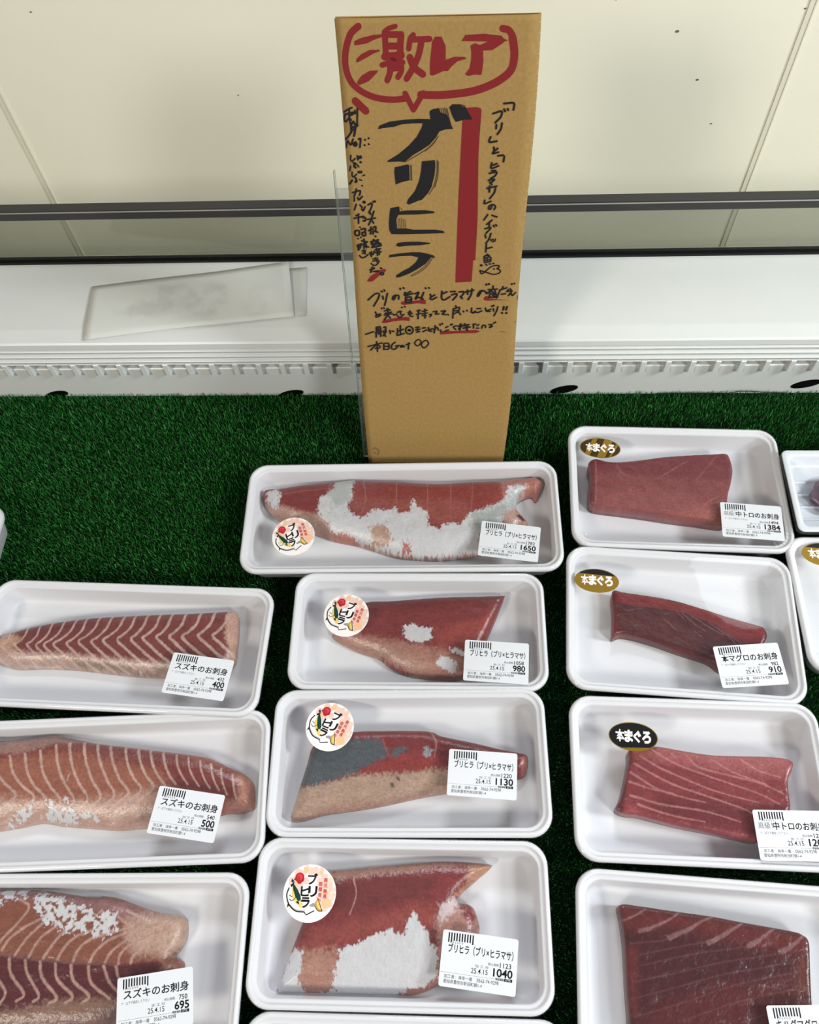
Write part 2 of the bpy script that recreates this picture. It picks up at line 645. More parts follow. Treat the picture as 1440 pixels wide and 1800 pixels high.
dx, dy = np.cos(ang) * wd, np.sin(ang) * wd
lx, ly = np.cos(la) * lean, np.sin(la) * lean
ly = np.minimum(ly, 0.5242 - by)
V = np.empty((n, 6, 3), np.float32)
for k, (h, s, w) in enumerate(((0.0, 0.0, 1.0), (0.62, 0.35, 0.95), (1.0, 1.0, 0.45))):
    V[:, 2 * k, 0] = bx + lx * s - dx * w
    V[:, 2 * k, 1] = by + ly * s - dy * w
    V[:, 2 * k + 1, 0] = bx + lx * s + dx * w
    V[:, 2 * k + 1, 1] = by + ly * s + dy * w
    V[:, 2 * k, 2] = V[:, 2 * k + 1, 2] = 0.0010 + hgt * h * (1 - 0.12 * (lean / 0.0032) * s)
me = bpy.data.meshes.new('pile')
me.vertices.add(n * 6)
me.vertices.foreach_set('co', V.ravel())
q = np.arange(n)[:, None] * 6 + np.array([0, 1, 3, 2, 2, 3, 5, 4])[None]
me.loops.add(n * 8)
me.loops.foreach_set('vertex_index', q.ravel().astype(np.int32))
me.polygons.add(n * 2)
me.polygons.foreach_set('loop_start', (np.arange(n * 2) * 4).astype(np.int32))
me.polygons.foreach_set('loop_total', np.full(n * 2, 4, np.int32))
me.update(calc_edges=True)
sh = me.attributes.new('shade', 'FLOAT', 'POINT')
sv_ = np.clip(np.repeat(rng.beta(1.1, 3.4, n), 6), 0, 1)
sh.data.foreach_set('value', sv_.astype(np.float32))
me.materials.append(M['turf'])
pile = bpy.data.objects.new('pile', me)
COL.objects.link(pile)
pile.parent = turf
tag(pile, kind='stuff')

# ------------------------------------------------------------------ sheets on the ledge
def sheet(name, corners, z, lift, mat, label, cat, nx=24, ny=10):
    c = np.array(corners, float)
    v, f = [], []
    for j in range(ny + 1):
        for i in range(nx + 1):
            u, w = i / nx, j / ny
            p = (c[0] * (1 - u) + c[1] * u) * (1 - w) + (c[3] * (1 - u) + c[2] * u) * w
            v.append((p[0], p[1], z + lift(u, w, p)))
    m = len(v)
    v += [(x, y, zz + 0.0004) for x, y, zz in v]
    for j in range(ny):
        for i in range(nx):
            a = j * (nx + 1) + i
            f.append((a, a + nx + 1, a + nx + 2, a + 1))
            f.append((m + a, m + a + 1, m + a + nx + 2, m + a + nx + 1))
    rim = [i for i in range(nx)] + [nx + j * (nx + 1) for j in range(ny)] + [ny * (nx + 1) + nx - i for i in range(nx)] + [(ny - j) * (nx + 1) for j in range(ny)]
    for k in range(len(rim)):
        a, d = rim[k], rim[(k + 1) % len(rim)]
        f.append((a, d, m + d, m + a))
    base = np.array([c.mean(0)[0], c.mean(0)[1], z])
    o = new_obj(name, np.array(v) - base, f, mat, None, None, True, base)
    return tag(o, label, cat)


def ledge_z(y):
    return 0.0812 + (y - 0.5225) * 0.17 if y < 0.5375 else 0.0838 - (y - 0.5375) * 0.0545


M['ghost'] = material('white_card_showthrough', (210, 211, 206), 0.6, 0.2)
g = M['ghost']
tcn = N(g, 'ShaderNodeTexCoord')
n1 = N(g, 'ShaderNodeTexNoise'); n1.inputs['Scale'].default_value = 38.0; n1.inputs['Detail'].default_value = 3.0
link(g, tcn.outputs['Object'], n1.inputs['Vector'])
sx = N(g, 'ShaderNodeSeparateXYZ'); link(g, tcn.outputs['Object'], sx.inputs[0])
ax = N(g, 'ShaderNodeMath', operation='ABSOLUTE'); link(g, sx.outputs['X'], ax.inputs[0])
ay = N(g, 'ShaderNodeMath', operation='ABSOLUTE'); link(g, sx.outputs['Y'], ay.inputs[0])
mrx = N(g, 'ShaderNodeMapRange'); mrx.inputs['From Min'].default_value = 0.055; mrx.inputs['From Max'].default_value = 0.09; mrx.inputs['To Min'].default_value = 1.0; mrx.inputs['To Max'].default_value = 0.0
link(g, ax.outputs[0], mrx.inputs['Value'])
mry = N(g, 'ShaderNodeMapRange'); mry.inputs['From Min'].default_value = 0.018; mry.inputs['From Max'].default_value = 0.03; mry.inputs['To Min'].default_value = 1.0; mry.inputs['To Max'].default_value = 0.0
link(g, ay.outputs[0], mry.inputs['Value'])
mm = N(g, 'ShaderNodeMath', operation='MULTIPLY'); link(g, mrx.outputs[0], mm.inputs[0]); link(g, mry.outputs[0], mm.inputs[1])
th = N(g, 'ShaderNodeMapRange'); th.inputs['From Min'].default_value = 0.44; th.inputs['From Max'].default_value = 0.62
link(g, n1.outputs['Fac'], th.inputs['Value'])
m2 = N(g, 'ShaderNodeMath', operation='MULTIPLY'); link(g, mm.outputs[0], m2.inputs[0]); link(g, th.outputs[0], m2.inputs[1])
mxg = N(g, 'ShaderNodeMix', data_type='RGBA'); mxg.inputs['A'].default_value = (*s2l((210, 211, 206)), 1); mxg.inputs['B'].default_value = (*s2l((194, 195, 192)), 1)
link(g, m2.outputs[0], mxg.inputs['Factor']); link(g, mxg.outputs['Result'], bsdf(g).inputs['Base Color'])

M['backcard'] = material('pale_card', (198, 199, 193), 0.6, 0.2)
sheet('card', [(-0.330, 0.602), (-0.1500, 0.6215), (-0.1440, 0.5530), (-0.330, 0.541)], 0.0, lambda u, w, p: ledge_z(p[1]) + 0.0004, M['backcard'],
      'plain pale card on the ledge, mostly hidden under the white card', 'card')
sheet('card', [(-0.367, 0.5955), (-0.1690, 0.6265), (-0.1555, 0.5510), (-0.3595, 0.5240)], 0.0,
      lambda u, w, p: ledge_z(p[1]) + 0.0016 + 0.006 * max(0, u - 0.6) * (1 - w) + (0.0006 if u < .6 else 0) * math.sin(u * 5), M['ghost'],
      'white card with faint grey show-through lettering, lying askew on the white ledge', 'card')
TRAYS = {
 'b1': (-48, 362.5, 1.01, 289.4, 113.6),
 'b2': (-30, 252.2, 0.36, 216.1, 105.2),
 'b3': (-34.7, 143.5, 1.29, 217.9, 113.6),
 'b4': (-37.2, 29.8, 0.52, 214.4, 111.4),
 'b5': (-32.1, -83, 0.3, 218, 112.0),
 'r1': (204.2, 394.1, -1.76, 193.9, 129.9),
 'r2': (191.1, 262.1, -3.62, 190.7, 130.0),
 'r3': (188, 133.5, -1.15, 193, 124.0),
 'r4': (188.6, -3, -2.86, 205, 135.0),
 'l1': (-282.9, 234, -1.63, 252, 114.6),
 'l2': (-275, 116.8, 3.45, 262, 115.4),
 'l3': (-278.3, -2.9, 1.71, 262, 118.0),
 'u2': (376.9, 279.7, -0.39, 175.5, 124.2),
 'u1': (385.2, 385.5, -0.1, 168.9, 84.9),
}
FILLETS = {
 'b1': {'out':[[-132.2,36.2],[-116.7,38.4],[-94.1,42],[-66.9,44.4],[-47.6,47.5],[-35,45.4],[-3.2,43.8],[32.9,41.1],[64.4,42.6],[91.3,43.2],[109.3,45.2],[127.4,49.7],[135.1,47.4],[134.8,41.2],[127.9,27.5],[125.7,23.8],[121.5,29],[110.1,24],[106.8,14.1],[113.4,4.1],[116.2,-1.8],[102.3,-19.9],[69.3,-32.2],[51.9,-34.9],[36.7,-36.7],[19.3,-36],[-2.5,-33.4],[-24.5,-26.3],[-42.4,-20.2],[-62.6,-15.5],[-78.6,-9.1],[-103.9,-1.2],[-124.3,12.5],[-131.5,23]],'tl':18,'tr':19,'e':0.4,'R':14,'zones':[((146,60,58),1,0,[[-315.2,232.6],[314.8,216.2],[255.4,-159.1],[-243.6,-158.2]]),((136,50,50),4,2,[[-118,40.6],[-64,43.1],[-60.6,24.9],[-77.4,12.4],[-90.6,7.8],[-115.8,17.7]]),((158,80,74),6,3,[[-46.8,22],[63.4,17.8],[63,-4.7],[26.3,-6.3],[-45.9,6.9]]),((188,148,132),3,2,[[-133.9,23.7],[-115.8,16.8],[-90.6,7.8],[-74.7,4.9],[-63.2,-8.8],[-64.4,-18.9],[-91.2,-12.3],[-126.6,6.4]]),((186,132,118),3,2,[[-77.1,-7.8],[-54.8,-15.7],[-32.7,-21.3],[-2.1,-32.5],[41.3,-35.7],[115.8,-2.1],[115.5,-49.8],[-88.8,-47.8]]),((180,112,100),3,2,[[91.3,41.8],[135,51.2],[137.4,20.5],[106.8,13.9],[94.2,14.8]]),((192,150,138),3,1,[[91.4,5.9],[106.8,13.9],[116.9,0.1],[113.2,-9.1],[93.2,-16.2]]),((205,204,207),1,2.6,[[-78.1,7.4],[-76.8,22.8],[-62.8,30],[-62.1,43.3],[-46.2,44.9],[-46.8,22],[-51,13.3],[-43.7,2.9],[-33.8,1.8],[-26.4,9.3],[-12.9,7.7],[-4.6,12.7],[-4.2,5.1],[6.6,6.3],[12,22.4],[14.3,12],[24.2,6.9],[25.3,-9.1],[34.9,-11.7],[37.2,-8.1],[47.9,-5.7],[54.3,-7.1],[63.3,4.9],[85.5,12.3],[94.2,17],[100.4,32.8],[116,34.3],[107.9,25.9],[105.3,12.4],[93.4,4.8],[91.1,-10.1],[71.3,-17.1],[69.1,-31.9],[41.2,-35.7],[19.6,-35.7],[2.3,-33.2],[-22,-26.7],[-28.2,-24.2],[-45.8,-16.7],[-63.3,-11.8],[-67.7,-4.3]]),((178,182,182),3,5,[[-69.4,25.3],[-62,43.4],[-46.2,44.9],[-48.8,16.9],[-61.8,12]]),((170,176,176),3,5,[[65.4,2.8],[96.3,14.9],[106.1,32.8],[114.8,33.2],[105.3,12.4],[75.4,-17.1],[63,-9.7]]),((192,152,132),1.2,4,[[-28.6,-8.2],[-14.8,-6.1],[-9.2,-20.5],[-12.5,-25.5],[-26,-23.8]]),((190,110,100),1,4,[[1.4,-25.1],[7.2,-22.2],[7.8,-30.5],[4.3,-33.7],[1.6,-31.5]]),((190,120,108),1,4,[[-63.6,-11.2],[-45.3,-13.8],[-42.1,-20.1],[-62.2,-15.5]]),((205,204,207),0.8,3,[[-127.7,30.8],[-118.5,35.7],[-114.4,27.3],[-117.2,13.7],[-122.1,16.7],[-128.6,23.7]]),((90,30,38),1,1,[[105.4,2.9],[111.6,5.2],[114.3,-0.6],[109.8,-2.2]])],'lines':[((172,105,98),0.5,0.5,[[-37.2,44],[-33.6,21.9],[-37.1,4.3]]),((172,105,98),0.5,0.5,[[-5.4,42.3],[-4.6,12.7]]),((168,100,92),0.5,0.5,[[23.8,39.9],[24.4,5.8]]),((168,100,92),0.5,0.4,[[46,40.3],[45.3,-4.3]]),((165,98,90),0.4,0.4,[[66.8,40.9],[64.5,6.4]]),((168,95,90),0.4,0.3,[[-114.4,27.3],[-92.2,30.9],[-62.9,32.9]])]},
 'b2': {'out':[[-75.2,0.8],[-70.3,9],[-58.8,22.5],[-47,30.9],[-24.3,32.2],[3.6,34.4],[27.9,35.8],[50.4,36.3],[72.9,36.8],[75.4,36.9],[67.5,16.4],[59.4,-1.8],[51.4,-21],[37.8,-36.2],[24.4,-38],[4.3,-36.5],[-9.2,-34],[-22.9,-28],[-35.2,-19.3],[-52.6,-13.2],[-68.6,-5.2],[-73.7,-1.8]],'tl':13,'tr':16,'e':0.5,'R':10,'zones':[((134,54,55),1,0,[[-243.5,176.6],[234.8,173.8],[200.4,-102],[-198.1,-107.2]]),((118,44,47),6,3,[[-56.1,34.3],[74.2,36.2],[71.4,28],[10.4,22.4],[-49.6,17.3]]),((158,68,62),5,3,[[14.3,4.4],[61.9,17],[54.8,-9.6],[37.8,-18.8],[16.2,-13.6]]),((176,122,108),4,3,[[-73.5,2.7],[-45,-2],[-22.8,-5.6],[-0.5,-10],[16.2,-13.6],[41,-22.1],[37.6,-55.4],[-89.9,-39.6]]),((186,142,124),5,3,[[-73.2,-0.6],[-51.7,-5.5],[-15.7,-15.5],[11.3,-27.5],[4.3,-34.4],[-29.4,-21.9],[-57.2,-10.2]]),((150,68,62),2,3,[[-31.4,-21.5],[-15.4,-29.2],[-7.6,-34],[-15.6,-37.9],[-32.8,-29.4]]),((176,120,108),4,2,[[-5.7,-33.6],[31,-32],[37.8,-38.4],[4.4,-40.4]]),((205,204,207),0.6,2.5,[[-13,7],[-6.2,8.2],[4,6],[12.1,4.3],[11.9,-6.1],[1.1,-8.6],[-9.2,-6.2],[-12.4,-3]]),((205,204,207),0.7,2.5,[[15.5,-24],[21.2,-20.7],[32.8,-25.8],[33.3,-33.6],[26.2,-33.4],[16.2,-28.4]]),((205,204,207),0.5,2,[[26.7,-13.2],[34.4,-13.6],[39.9,-17],[39.4,-19.7],[29.5,-18]])],'lines':[]},
 'b3': {'out':[[-77.7,14.3],[-64.6,21.6],[-46.5,25.3],[-26.5,26.1],[-3.1,26.4],[16.8,25.5],[25.1,22.1],[35,19.9],[54.6,15.8],[74.1,11.1],[87,8.5],[93.5,6.7],[94.7,1.4],[92.9,-6],[89.2,-10.2],[78.5,-11.7],[53.8,-17.2],[32.5,-21.1],[9.7,-25],[-13,-29.8],[-32.5,-33.4],[-51.9,-36],[-68.1,-38.3],[-84.1,-42.6],[-90.6,-42.6],[-93.1,-39.9],[-89.8,-30.4],[-86,-16.4],[-81.8,-0.5]],'tl':19,'tr':15,'e':0.55,'R':9,'zones':[((132,50,52),1,0,[[-227.5,162.8],[231.1,158],[195.3,-89.3],[-190.5,-90.3]]),((148,56,54),3,3,[[-47.7,-9],[-25.5,-0.1],[-12.4,6.4],[7.2,8],[29.5,8.9],[29.5,-7.1],[-12.5,-10.2],[-42.7,-13.2]]),((120,42,46),4,2,[[16.9,24.9],[95.4,8.9],[92.7,-3.9],[29.5,-2.2],[18.4,8.9]]),((180,148,128),2.5,3,[[-93.2,-26],[-85.2,-18.1],[-62.1,-14.4],[-39.8,-9.6],[-12.5,-9],[13.4,-6.2],[32.9,-5.5],[61.8,-8.5],[61.7,-20],[29.2,-24.9],[-13.6,-29.7],[-67.6,-41.4],[-99.5,-49]]),((168,122,104),4,3,[[-66.2,-35.5],[-12.5,-27.1],[29.4,-18.9],[78,-11.6],[78.2,-15.2],[-12.9,-33.8],[-93.2,-46]]),((86,92,98),1.2,3.5,[[-78.7,7.9],[-69,16.4],[-47.3,18.3],[-22.6,17.7],[-18.5,11.8],[-15.7,5.8],[-25.5,-0.1],[-31.9,-2.6],[-41.3,-8.7],[-54.1,-12.7],[-63.6,-15.1],[-73.2,-16.8],[-85.8,-18.1],[-81.9,-4.6]]),((90,94,98),1.2,3,[[-14.5,8.8],[-9.5,11.8],[-3.6,12.4],[-1.7,8.9],[-8.5,4.8],[-13.3,5.3]]),((170,98,92),1,1,[[87.7,3.4],[95.4,8],[95.3,-11],[88.3,-10]]),((90,75,68),0.8,0.8,[[-10.6,-11.1],[-7.1,-11.4],[-6.6,-14.1],[-9.7,-14.1]]),((100,82,74),0.8,0.8,[[-14.6,-16.1],[-11.7,-16.3],[-11.5,-19.2],[-13.8,-19.2]]),((150,150,155),1,3,[[12.5,12],[18.4,8.9],[16.9,3.2],[11.9,5.6]])],'lines':[((160,82,80),0.6,0.4,[[-20.8,17.8],[-18.3,10.4],[-15.7,4.8]]),((168,120,118),0.7,0.4,[[16.9,24.9],[21.7,15.4],[20.2,4]])]},
 'b4': {'out':[[-56.5,33.2],[-36.6,35.6],[-16.6,38.1],[3.4,40.1],[18.3,41.5],[31.6,42.3],[44.9,42.2],[56.5,41.5],[66.7,40.4],[65,37.3],[58.3,31.9],[51.5,26.4],[43.9,20.2],[41.4,14.3],[47.8,13.6],[52.7,10.8],[55.8,3.7],[57,-4.1],[52.3,-19],[42.6,-29],[31.5,-36.2],[20.4,-42.1],[9.5,-48.2],[-4.6,-53.5],[-28.2,-52.7],[-60.1,-50.1],[-84.2,-47.9],[-89.3,-46.5],[-84.8,-35.7],[-79.1,-18.8],[-72.6,-0],[-65.6,16.3]],'tl':16,'tr':17,'e':0.45,'R':12,'zones':[((136,56,56),1,0,[[-232,147.6],[223,151.1],[192.6,-74.7],[-189.7,-83.7]]),((122,52,54),5,3,[[-58.6,28.1],[-15.9,33.1],[27,32.1],[20.2,17.1],[-37.5,4.5],[-66.4,11.7]]),((170,120,106),2,2,[[-60.1,33.1],[-16.5,37.7],[18.4,41.2],[65.8,40.1],[68.1,38.1],[43.2,38.9],[15.2,35.9],[-22.7,30.8],[-55.8,27.2]]),((196,140,110),3,2,[[49.7,38.7],[68.2,41.2],[59.6,30.4],[48.5,24.5],[42.3,18],[40.3,19.1],[48.1,26.9]]),((152,70,64),4,4,[[-69.4,-4.7],[-27.8,1.9],[10.7,12.6],[26.7,11.4],[22.1,-1.8],[-14.7,-8],[-52.3,-15.7],[-76.8,-18.9]]),((178,128,112),4,4,[[-78.7,-19.4],[-45.8,-17],[-41.8,-32],[-47.4,-45.7],[-67,-48.8],[-88.5,-46.3]]),((176,112,98),3,3,[[-3.8,-44.9],[20.7,-30.7],[30.1,-14.1],[31.5,-38.9],[11.1,-50.1],[-6,-54.5]]),((182,130,118),3,3,[[23.7,2.7],[36.6,11.7],[40.6,13.5],[52.1,10.8],[58.8,-6.3],[39.3,-30.2],[26.7,-37.6],[26.7,-11.3]]),((128,45,50),2,2,[[43,10.2],[50.2,11.2],[54.3,5.5],[51.7,0.4],[44.3,6]]),((205,188,190),2,3,[[27.7,12.8],[40.6,17.7],[44.6,16.6],[36.3,5.9],[29.2,-0]]),((205,204,207),0.7,2.7,[[-44.9,-28],[-44.3,-18.3],[-39.5,-15.5],[-27.1,-12.5],[-20.8,-8],[-6.7,-5],[2.2,-9],[4.3,1],[9.9,7.5],[12.5,2.5],[16.3,-1.8],[21.3,-7.1],[21.3,-13],[25.3,-15.8],[27.7,-21.2],[25.4,-33.5],[19.2,-39],[5.2,-42],[-3.8,-47.2],[-19.8,-52],[-47.8,-49.1],[-62.3,-48.9],[-58.4,-44.6],[-45.8,-43],[-47.7,-39]]),((205,204,207),0.7,2.7,[[-78.9,-19],[-70.4,-19.6],[-68.9,-27.1],[-70.8,-32.8],[-71.3,-39.3],[-66.3,-45.4],[-70.3,-48.4],[-88.6,-46.4],[-83.7,-34.4]])],'lines':[((200,150,150),0.5,0.3,[[-35.7,28.1],[-33.3,17.7],[-37.5,4.5]])]},
 'r1': {'out':[[-71.5,31.1],[-60.1,28.4],[-46.9,28.3],[-26.9,31.2],[-8.5,34.7],[14.7,37.3],[39.5,39.3],[50.5,39.8],[53.3,33.9],[54,21.4],[50.5,6.9],[46.5,-5],[43,-22.4],[42.3,-32.9],[18.6,-30.6],[-3.7,-28.3],[-27.7,-24.8],[-51.9,-21.7],[-68.2,-19.9],[-76.4,-17.7],[-79.2,-13.3],[-78.5,-0.8],[-76.6,13.5],[-78,25.7]],'tl':19,'tr':20,'e':0.9,'R':3,'zones':[((146,70,72),1,0,[[-189,186.3],[260.2,193.3],[191.9,-101.8],[-182.6,-116.5]]),((132,52,60),3,2,[[-78,33.9],[54.8,43.3],[50.3,11],[11.4,9.5],[-30.3,14.1],[-76.2,15.5]]),((160,84,84),6,3,[[-71.8,-6.3],[-21.7,-1],[9.7,-7.9],[37,-18],[34.1,-44.9],[-55.7,-34.7],[-72.9,-29.7]]),((172,92,86),5,3,[[-7.7,-23.4],[40.5,-14.4],[37.2,-46.2],[-8.8,-40.5]]),((120,46,52),2,1,[[-79.8,33.5],[-71.8,30.3],[-72.6,7.5],[-75.8,-28.1],[-84.1,-30]])],'lines':[((172,104,104),0.5,0.5,[[-71.6,27.7],[-72,7.1],[-74.5,-27.8]]),((158,84,86),0.8,0.4,[[-15.8,9.6],[3.1,23],[13.6,30.1]]),((158,84,86),0.6,0.4,[[19.4,9.6],[32.5,25.6],[40.3,35.6]]),((150,72,74),0.7,0.5,[[-69.7,7.5],[-34.2,4.3],[11.3,6.6],[43.5,10.5]]),((170,100,98),0.6,0.3,[[38.4,-6.9],[24.5,-16.5],[13.3,-36.5]]),((166,92,90),0.5,0.3,[[-52.5,25.5],[-47.8,15.6],[-33.8,8.5]])]},
 'r2': {'out':[[-54.5,27.6],[-45.1,27.7],[-28.4,26.5],[-2.8,23.6],[17.9,18.7],[38.4,13],[52.9,9.3],[65.8,6.4],[71.7,4.2],[73.3,-3.9],[65.1,-16.3],[52.4,-29.5],[38.6,-36.7],[31.5,-35],[23.3,-29.1],[0.2,-22.8],[-20.2,-16.4],[-38,-12.1],[-48.5,-11.3],[-55.5,-14.4],[-55.4,-8.7],[-54.5,6.3]],'tl':15,'tr':12,'e':0.8,'R':4,'zones':[((98,34,40),1,0,[[-182.2,166.4],[234.9,193.8],[183.7,-63.7],[-168.3,-92.6]]),((108,46,48),6,3,[[-47.5,8.5],[-13,6.7],[15.9,-5.4],[20.7,-17.7],[-14.1,-14.3],[-45,-7.3]]),((150,44,46),1.6,1,[[-54.3,27.2],[-28.4,26.4],[17.7,18.4],[65.4,6.1],[71.6,3.6],[71.5,-9.8],[53.1,-12.2],[45,-7.2],[29.9,3.7],[8.1,11.7],[-12.6,14.3],[-36.7,15.3],[-54.4,18.1]]),((142,46,48),2.5,1.5,[[-57.9,-7.4],[-52.6,-9.7],[-34.5,-12.6],[-2.4,-21.4],[23.5,-29.1],[31.2,-34.3],[30.8,-43.7],[-8.7,-28.7],[-59.8,-21.9]]),((140,44,46),1.5,0.8,[[-56.7,28.2],[-51.1,26.9],[-51.7,-17],[-59,-20.2]])],'lines':[((160,120,122),0.3,0.2,[[-12.4,4.9],[-7.5,0.5],[-1.9,-5.3]]),((160,120,122),0.3,0.2,[[3.7,11.2],[13.4,2.3],[21.9,-3.3]]),((165,125,125),0.3,0.2,[[8.1,11.7],[19.4,4.3],[30.7,-2.7],[36.2,-5.3]]),((160,120,122),0.3,0.2,[[25.5,4.8],[36.7,-3.7],[46,-12.3]]),((150,110,112),0.3,0.2,[[33.9,-1.1],[45,-8.1],[51.9,-12.1]]),((150,105,108),0.3,0.2,[[13,-4.2],[19.9,-10.1]]),((150,105,108),0.3,0.2,[[-0.7,12.3],[4.7,6.3]]),((140,60,62),0.5,0.4,[[-54.4,18.1],[-36.7,15.3],[-12.6,14.3],[8.1,11.7],[29.9,3.7],[45,-7.2]]),((150,110,112),0.25,0.2,[[-5.1,-10.3],[9,-17.2]]),((150,110,112),0.25,0.2,[[-43,9.8],[-29.3,13.3]])]},
 'r3': {'out':[[-49.9,22],[-42.1,23.6],[-32.3,24.8],[-24.1,24.5],[-5.3,21.8],[14.9,19.8],[35.2,19.9],[52.8,20.3],[68.7,19.3],[74.2,16.5],[72.2,10.3],[68.1,2.8],[67,-7.9],[66,-17.8],[59.3,-30.3],[42.7,-41.6],[26.5,-40.2],[8.3,-37.2],[-15.3,-33.6],[-33.8,-29.8],[-47.1,-27.1],[-57.2,-26.3],[-63.1,-22.9],[-59.4,-15],[-54.4,0],[-50.9,13.8]],'tl':19,'tr':19,'e':0.88,'R':4,'zones':[((142,56,62),1,0,[[-172.8,140.5],[201,151.7],[149.8,-57.7],[-170.6,-72.1]]),((176,94,94),6,3,[[-52.9,24.8],[8.7,24.3],[73.3,22.6],[71.7,5.2],[32.5,5.9],[-6.7,10.9],[-44.5,14.9]]),((120,44,50),7,3,[[-28,-11.1],[16.5,-14.2],[39.5,-18.6],[36.5,-39],[1.3,-33],[-37.4,-24.2]]),((166,72,76),3,1.5,[[-62.3,-22.5],[-57.1,-17.4],[-37.5,-28.1],[1.3,-35.2],[37.9,-38.7],[37.1,-46],[-64,-32.7]]),((110,36,44),2,1,[[-65.9,-22.6],[-60.6,-12.1],[-55.3,4.1],[-50.1,19],[-49.6,18.9],[-53.7,-1.2],[-56.7,-17.3],[-59.7,-28.7],[-65,-28.9]])],'lines':[((196,126,124),0.8,0.4,[[-42.3,16.4],[-31.5,10],[-21.1,5.1],[-0.6,-3.2],[17.4,-9.1],[42.9,-14.5]]),((196,126,124),0.8,0.4,[[-32.8,21.7],[-21.5,14.7],[-7.2,8.4],[18.5,-0],[43.9,-8.1],[58.4,-15.2]]),((196,126,124),0.8,0.4,[[-47.6,10.8],[-21.7,-3],[3.9,-11.1],[29.3,-19.1],[41.3,-25]]),((196,126,124),0.8,0.4,[[-50.7,3.9],[-32.7,-7.2],[-17.5,-12],[3.3,-16.2]]),((196,126,124),0.8,0.4,[[-52.6,-3],[-38.5,-7.3],[-19.9,-10.7]]),((196,126,124),0.8,0.4,[[-6.1,17.8],[1.3,9.9],[19.3,5.4],[45.3,-0.2],[62.4,-7.2]]),((196,126,124),0.8,0.4,[[12.5,15.9],[27.5,6.9],[51.5,-1.2]]),((196,126,124),0.8,0.4,[[-52.4,-13.2],[-28.7,-19],[2.4,-22.6],[27.5,-29.2]]),((196,126,124),0.8,0.4,[[-18.2,19.4],[-14.5,15.9]]),((196,126,124),0.8,0.4,[[-47.3,-19.6],[-24.5,-26.2],[1.4,-30.2]]),((196,126,124),0.8,0.4,[[34.4,16.8],[46.5,9],[62.9,4.5]])]},
 'r4': {'out':[[-70.1,44.9],[-54.9,45.3],[-39.9,44.4],[-22.5,43.5],[-3.9,42.5],[14.4,40.6],[32.6,39],[50.7,37.2],[56.6,35.5],[60.2,31.3],[58.8,16.8],[56.9,-0.6],[54.6,-25.8],[51.8,-34.1],[21.9,-37.6],[-25.7,-41],[-61.6,-41.9],[-66,-35.7],[-67.1,-20.1],[-67.7,-4.1],[-67.9,18],[-69.1,32.7]],'tl':17,'tr':17,'e':0.85,'R':3.5,'zones':[((90,32,38),1,0,[[-178.7,132.9],[160.8,156.5],[103.3,-113.6],[-167.7,-137.5]]),((122,44,42),5,3,[[-72.3,46],[62.7,36.9],[58.7,21.1],[12.4,26.4],[-23.6,32.5],[-70.9,28.8]]),((118,44,44),4,3,[[-71,19.8],[-59.4,18.5],[-60.5,-24.4],[-70.9,-25.3]]),((108,36,40),6,3,[[-51.5,-15.4],[-2.5,1.4],[56.3,12.4],[52,-15.3],[-5.6,-30.3],[-62.1,-34.8]]),((126,60,50),4,3,[[48.9,20.3],[57.7,20.9],[52.9,-9.1],[45.9,-9.5]]),((118,44,42),2,1,[[-69.4,44.3],[-67.1,43.9],[-67.4,-4],[-68.5,-40.5],[-75.9,-36]])],'lines':[((168,116,118),0.6,0.6,[[-68.1,35.2],[-60.6,38.6],[-52.6,43.4]]),((168,116,118),1.3,0.5,[[-57.4,29.4],[-51,30.9],[-43.5,34.4],[-35.6,38.4],[-29,42.9]]),((168,116,118),1.6,0.5,[[-36.5,26.7],[-26.4,31.4],[-21.4,33.6],[-13.4,38.7],[-5.6,42.2]]),((168,116,118),1.6,0.5,[[-9.6,25.6],[0.6,30.7],[8.5,35.8],[15.5,39.8]]),((168,116,118),1.6,0.5,[[17.3,25.5],[24.9,29.5],[31.5,34.5],[36.7,37.9]]),((168,116,118),1.6,0.6,[[39.9,23.5],[49,29],[56.1,35.2]]),((128,72,72),0.35,0.35,[[-64,20.9],[-41.6,24.4],[-34,28.2]]),((128,72,72),0.35,0.35,[[-58.1,14.2],[-30.7,21.4],[-8.4,26.4]]),((128,72,72),0.35,0.35,[[-57.5,7.6],[-25,16.7],[-0.4,21.8],[17.3,25.5]]),((128,72,72),0.35,0.35,[[-62.6,-2.5],[-33.1,5.2],[-1.1,14.2],[39.6,22.7]]),((128,72,72),0.35,0.35,[[-65.6,-13.4],[-33.7,-3.4],[-1.7,6.6],[26.5,13.1],[54.6,19.6]]),((128,72,72),0.35,0.35,[[-63.7,-23.6],[-27.5,-11.4],[9.5,2.1],[53.9,13.2]]),((128,72,72),0.35,0.35,[[-28.1,-21.7],[8.4,-8.4],[52.4,3.5]]),((128,72,72),0.35,0.35,[[7,-21],[52.4,-4.9]])]},
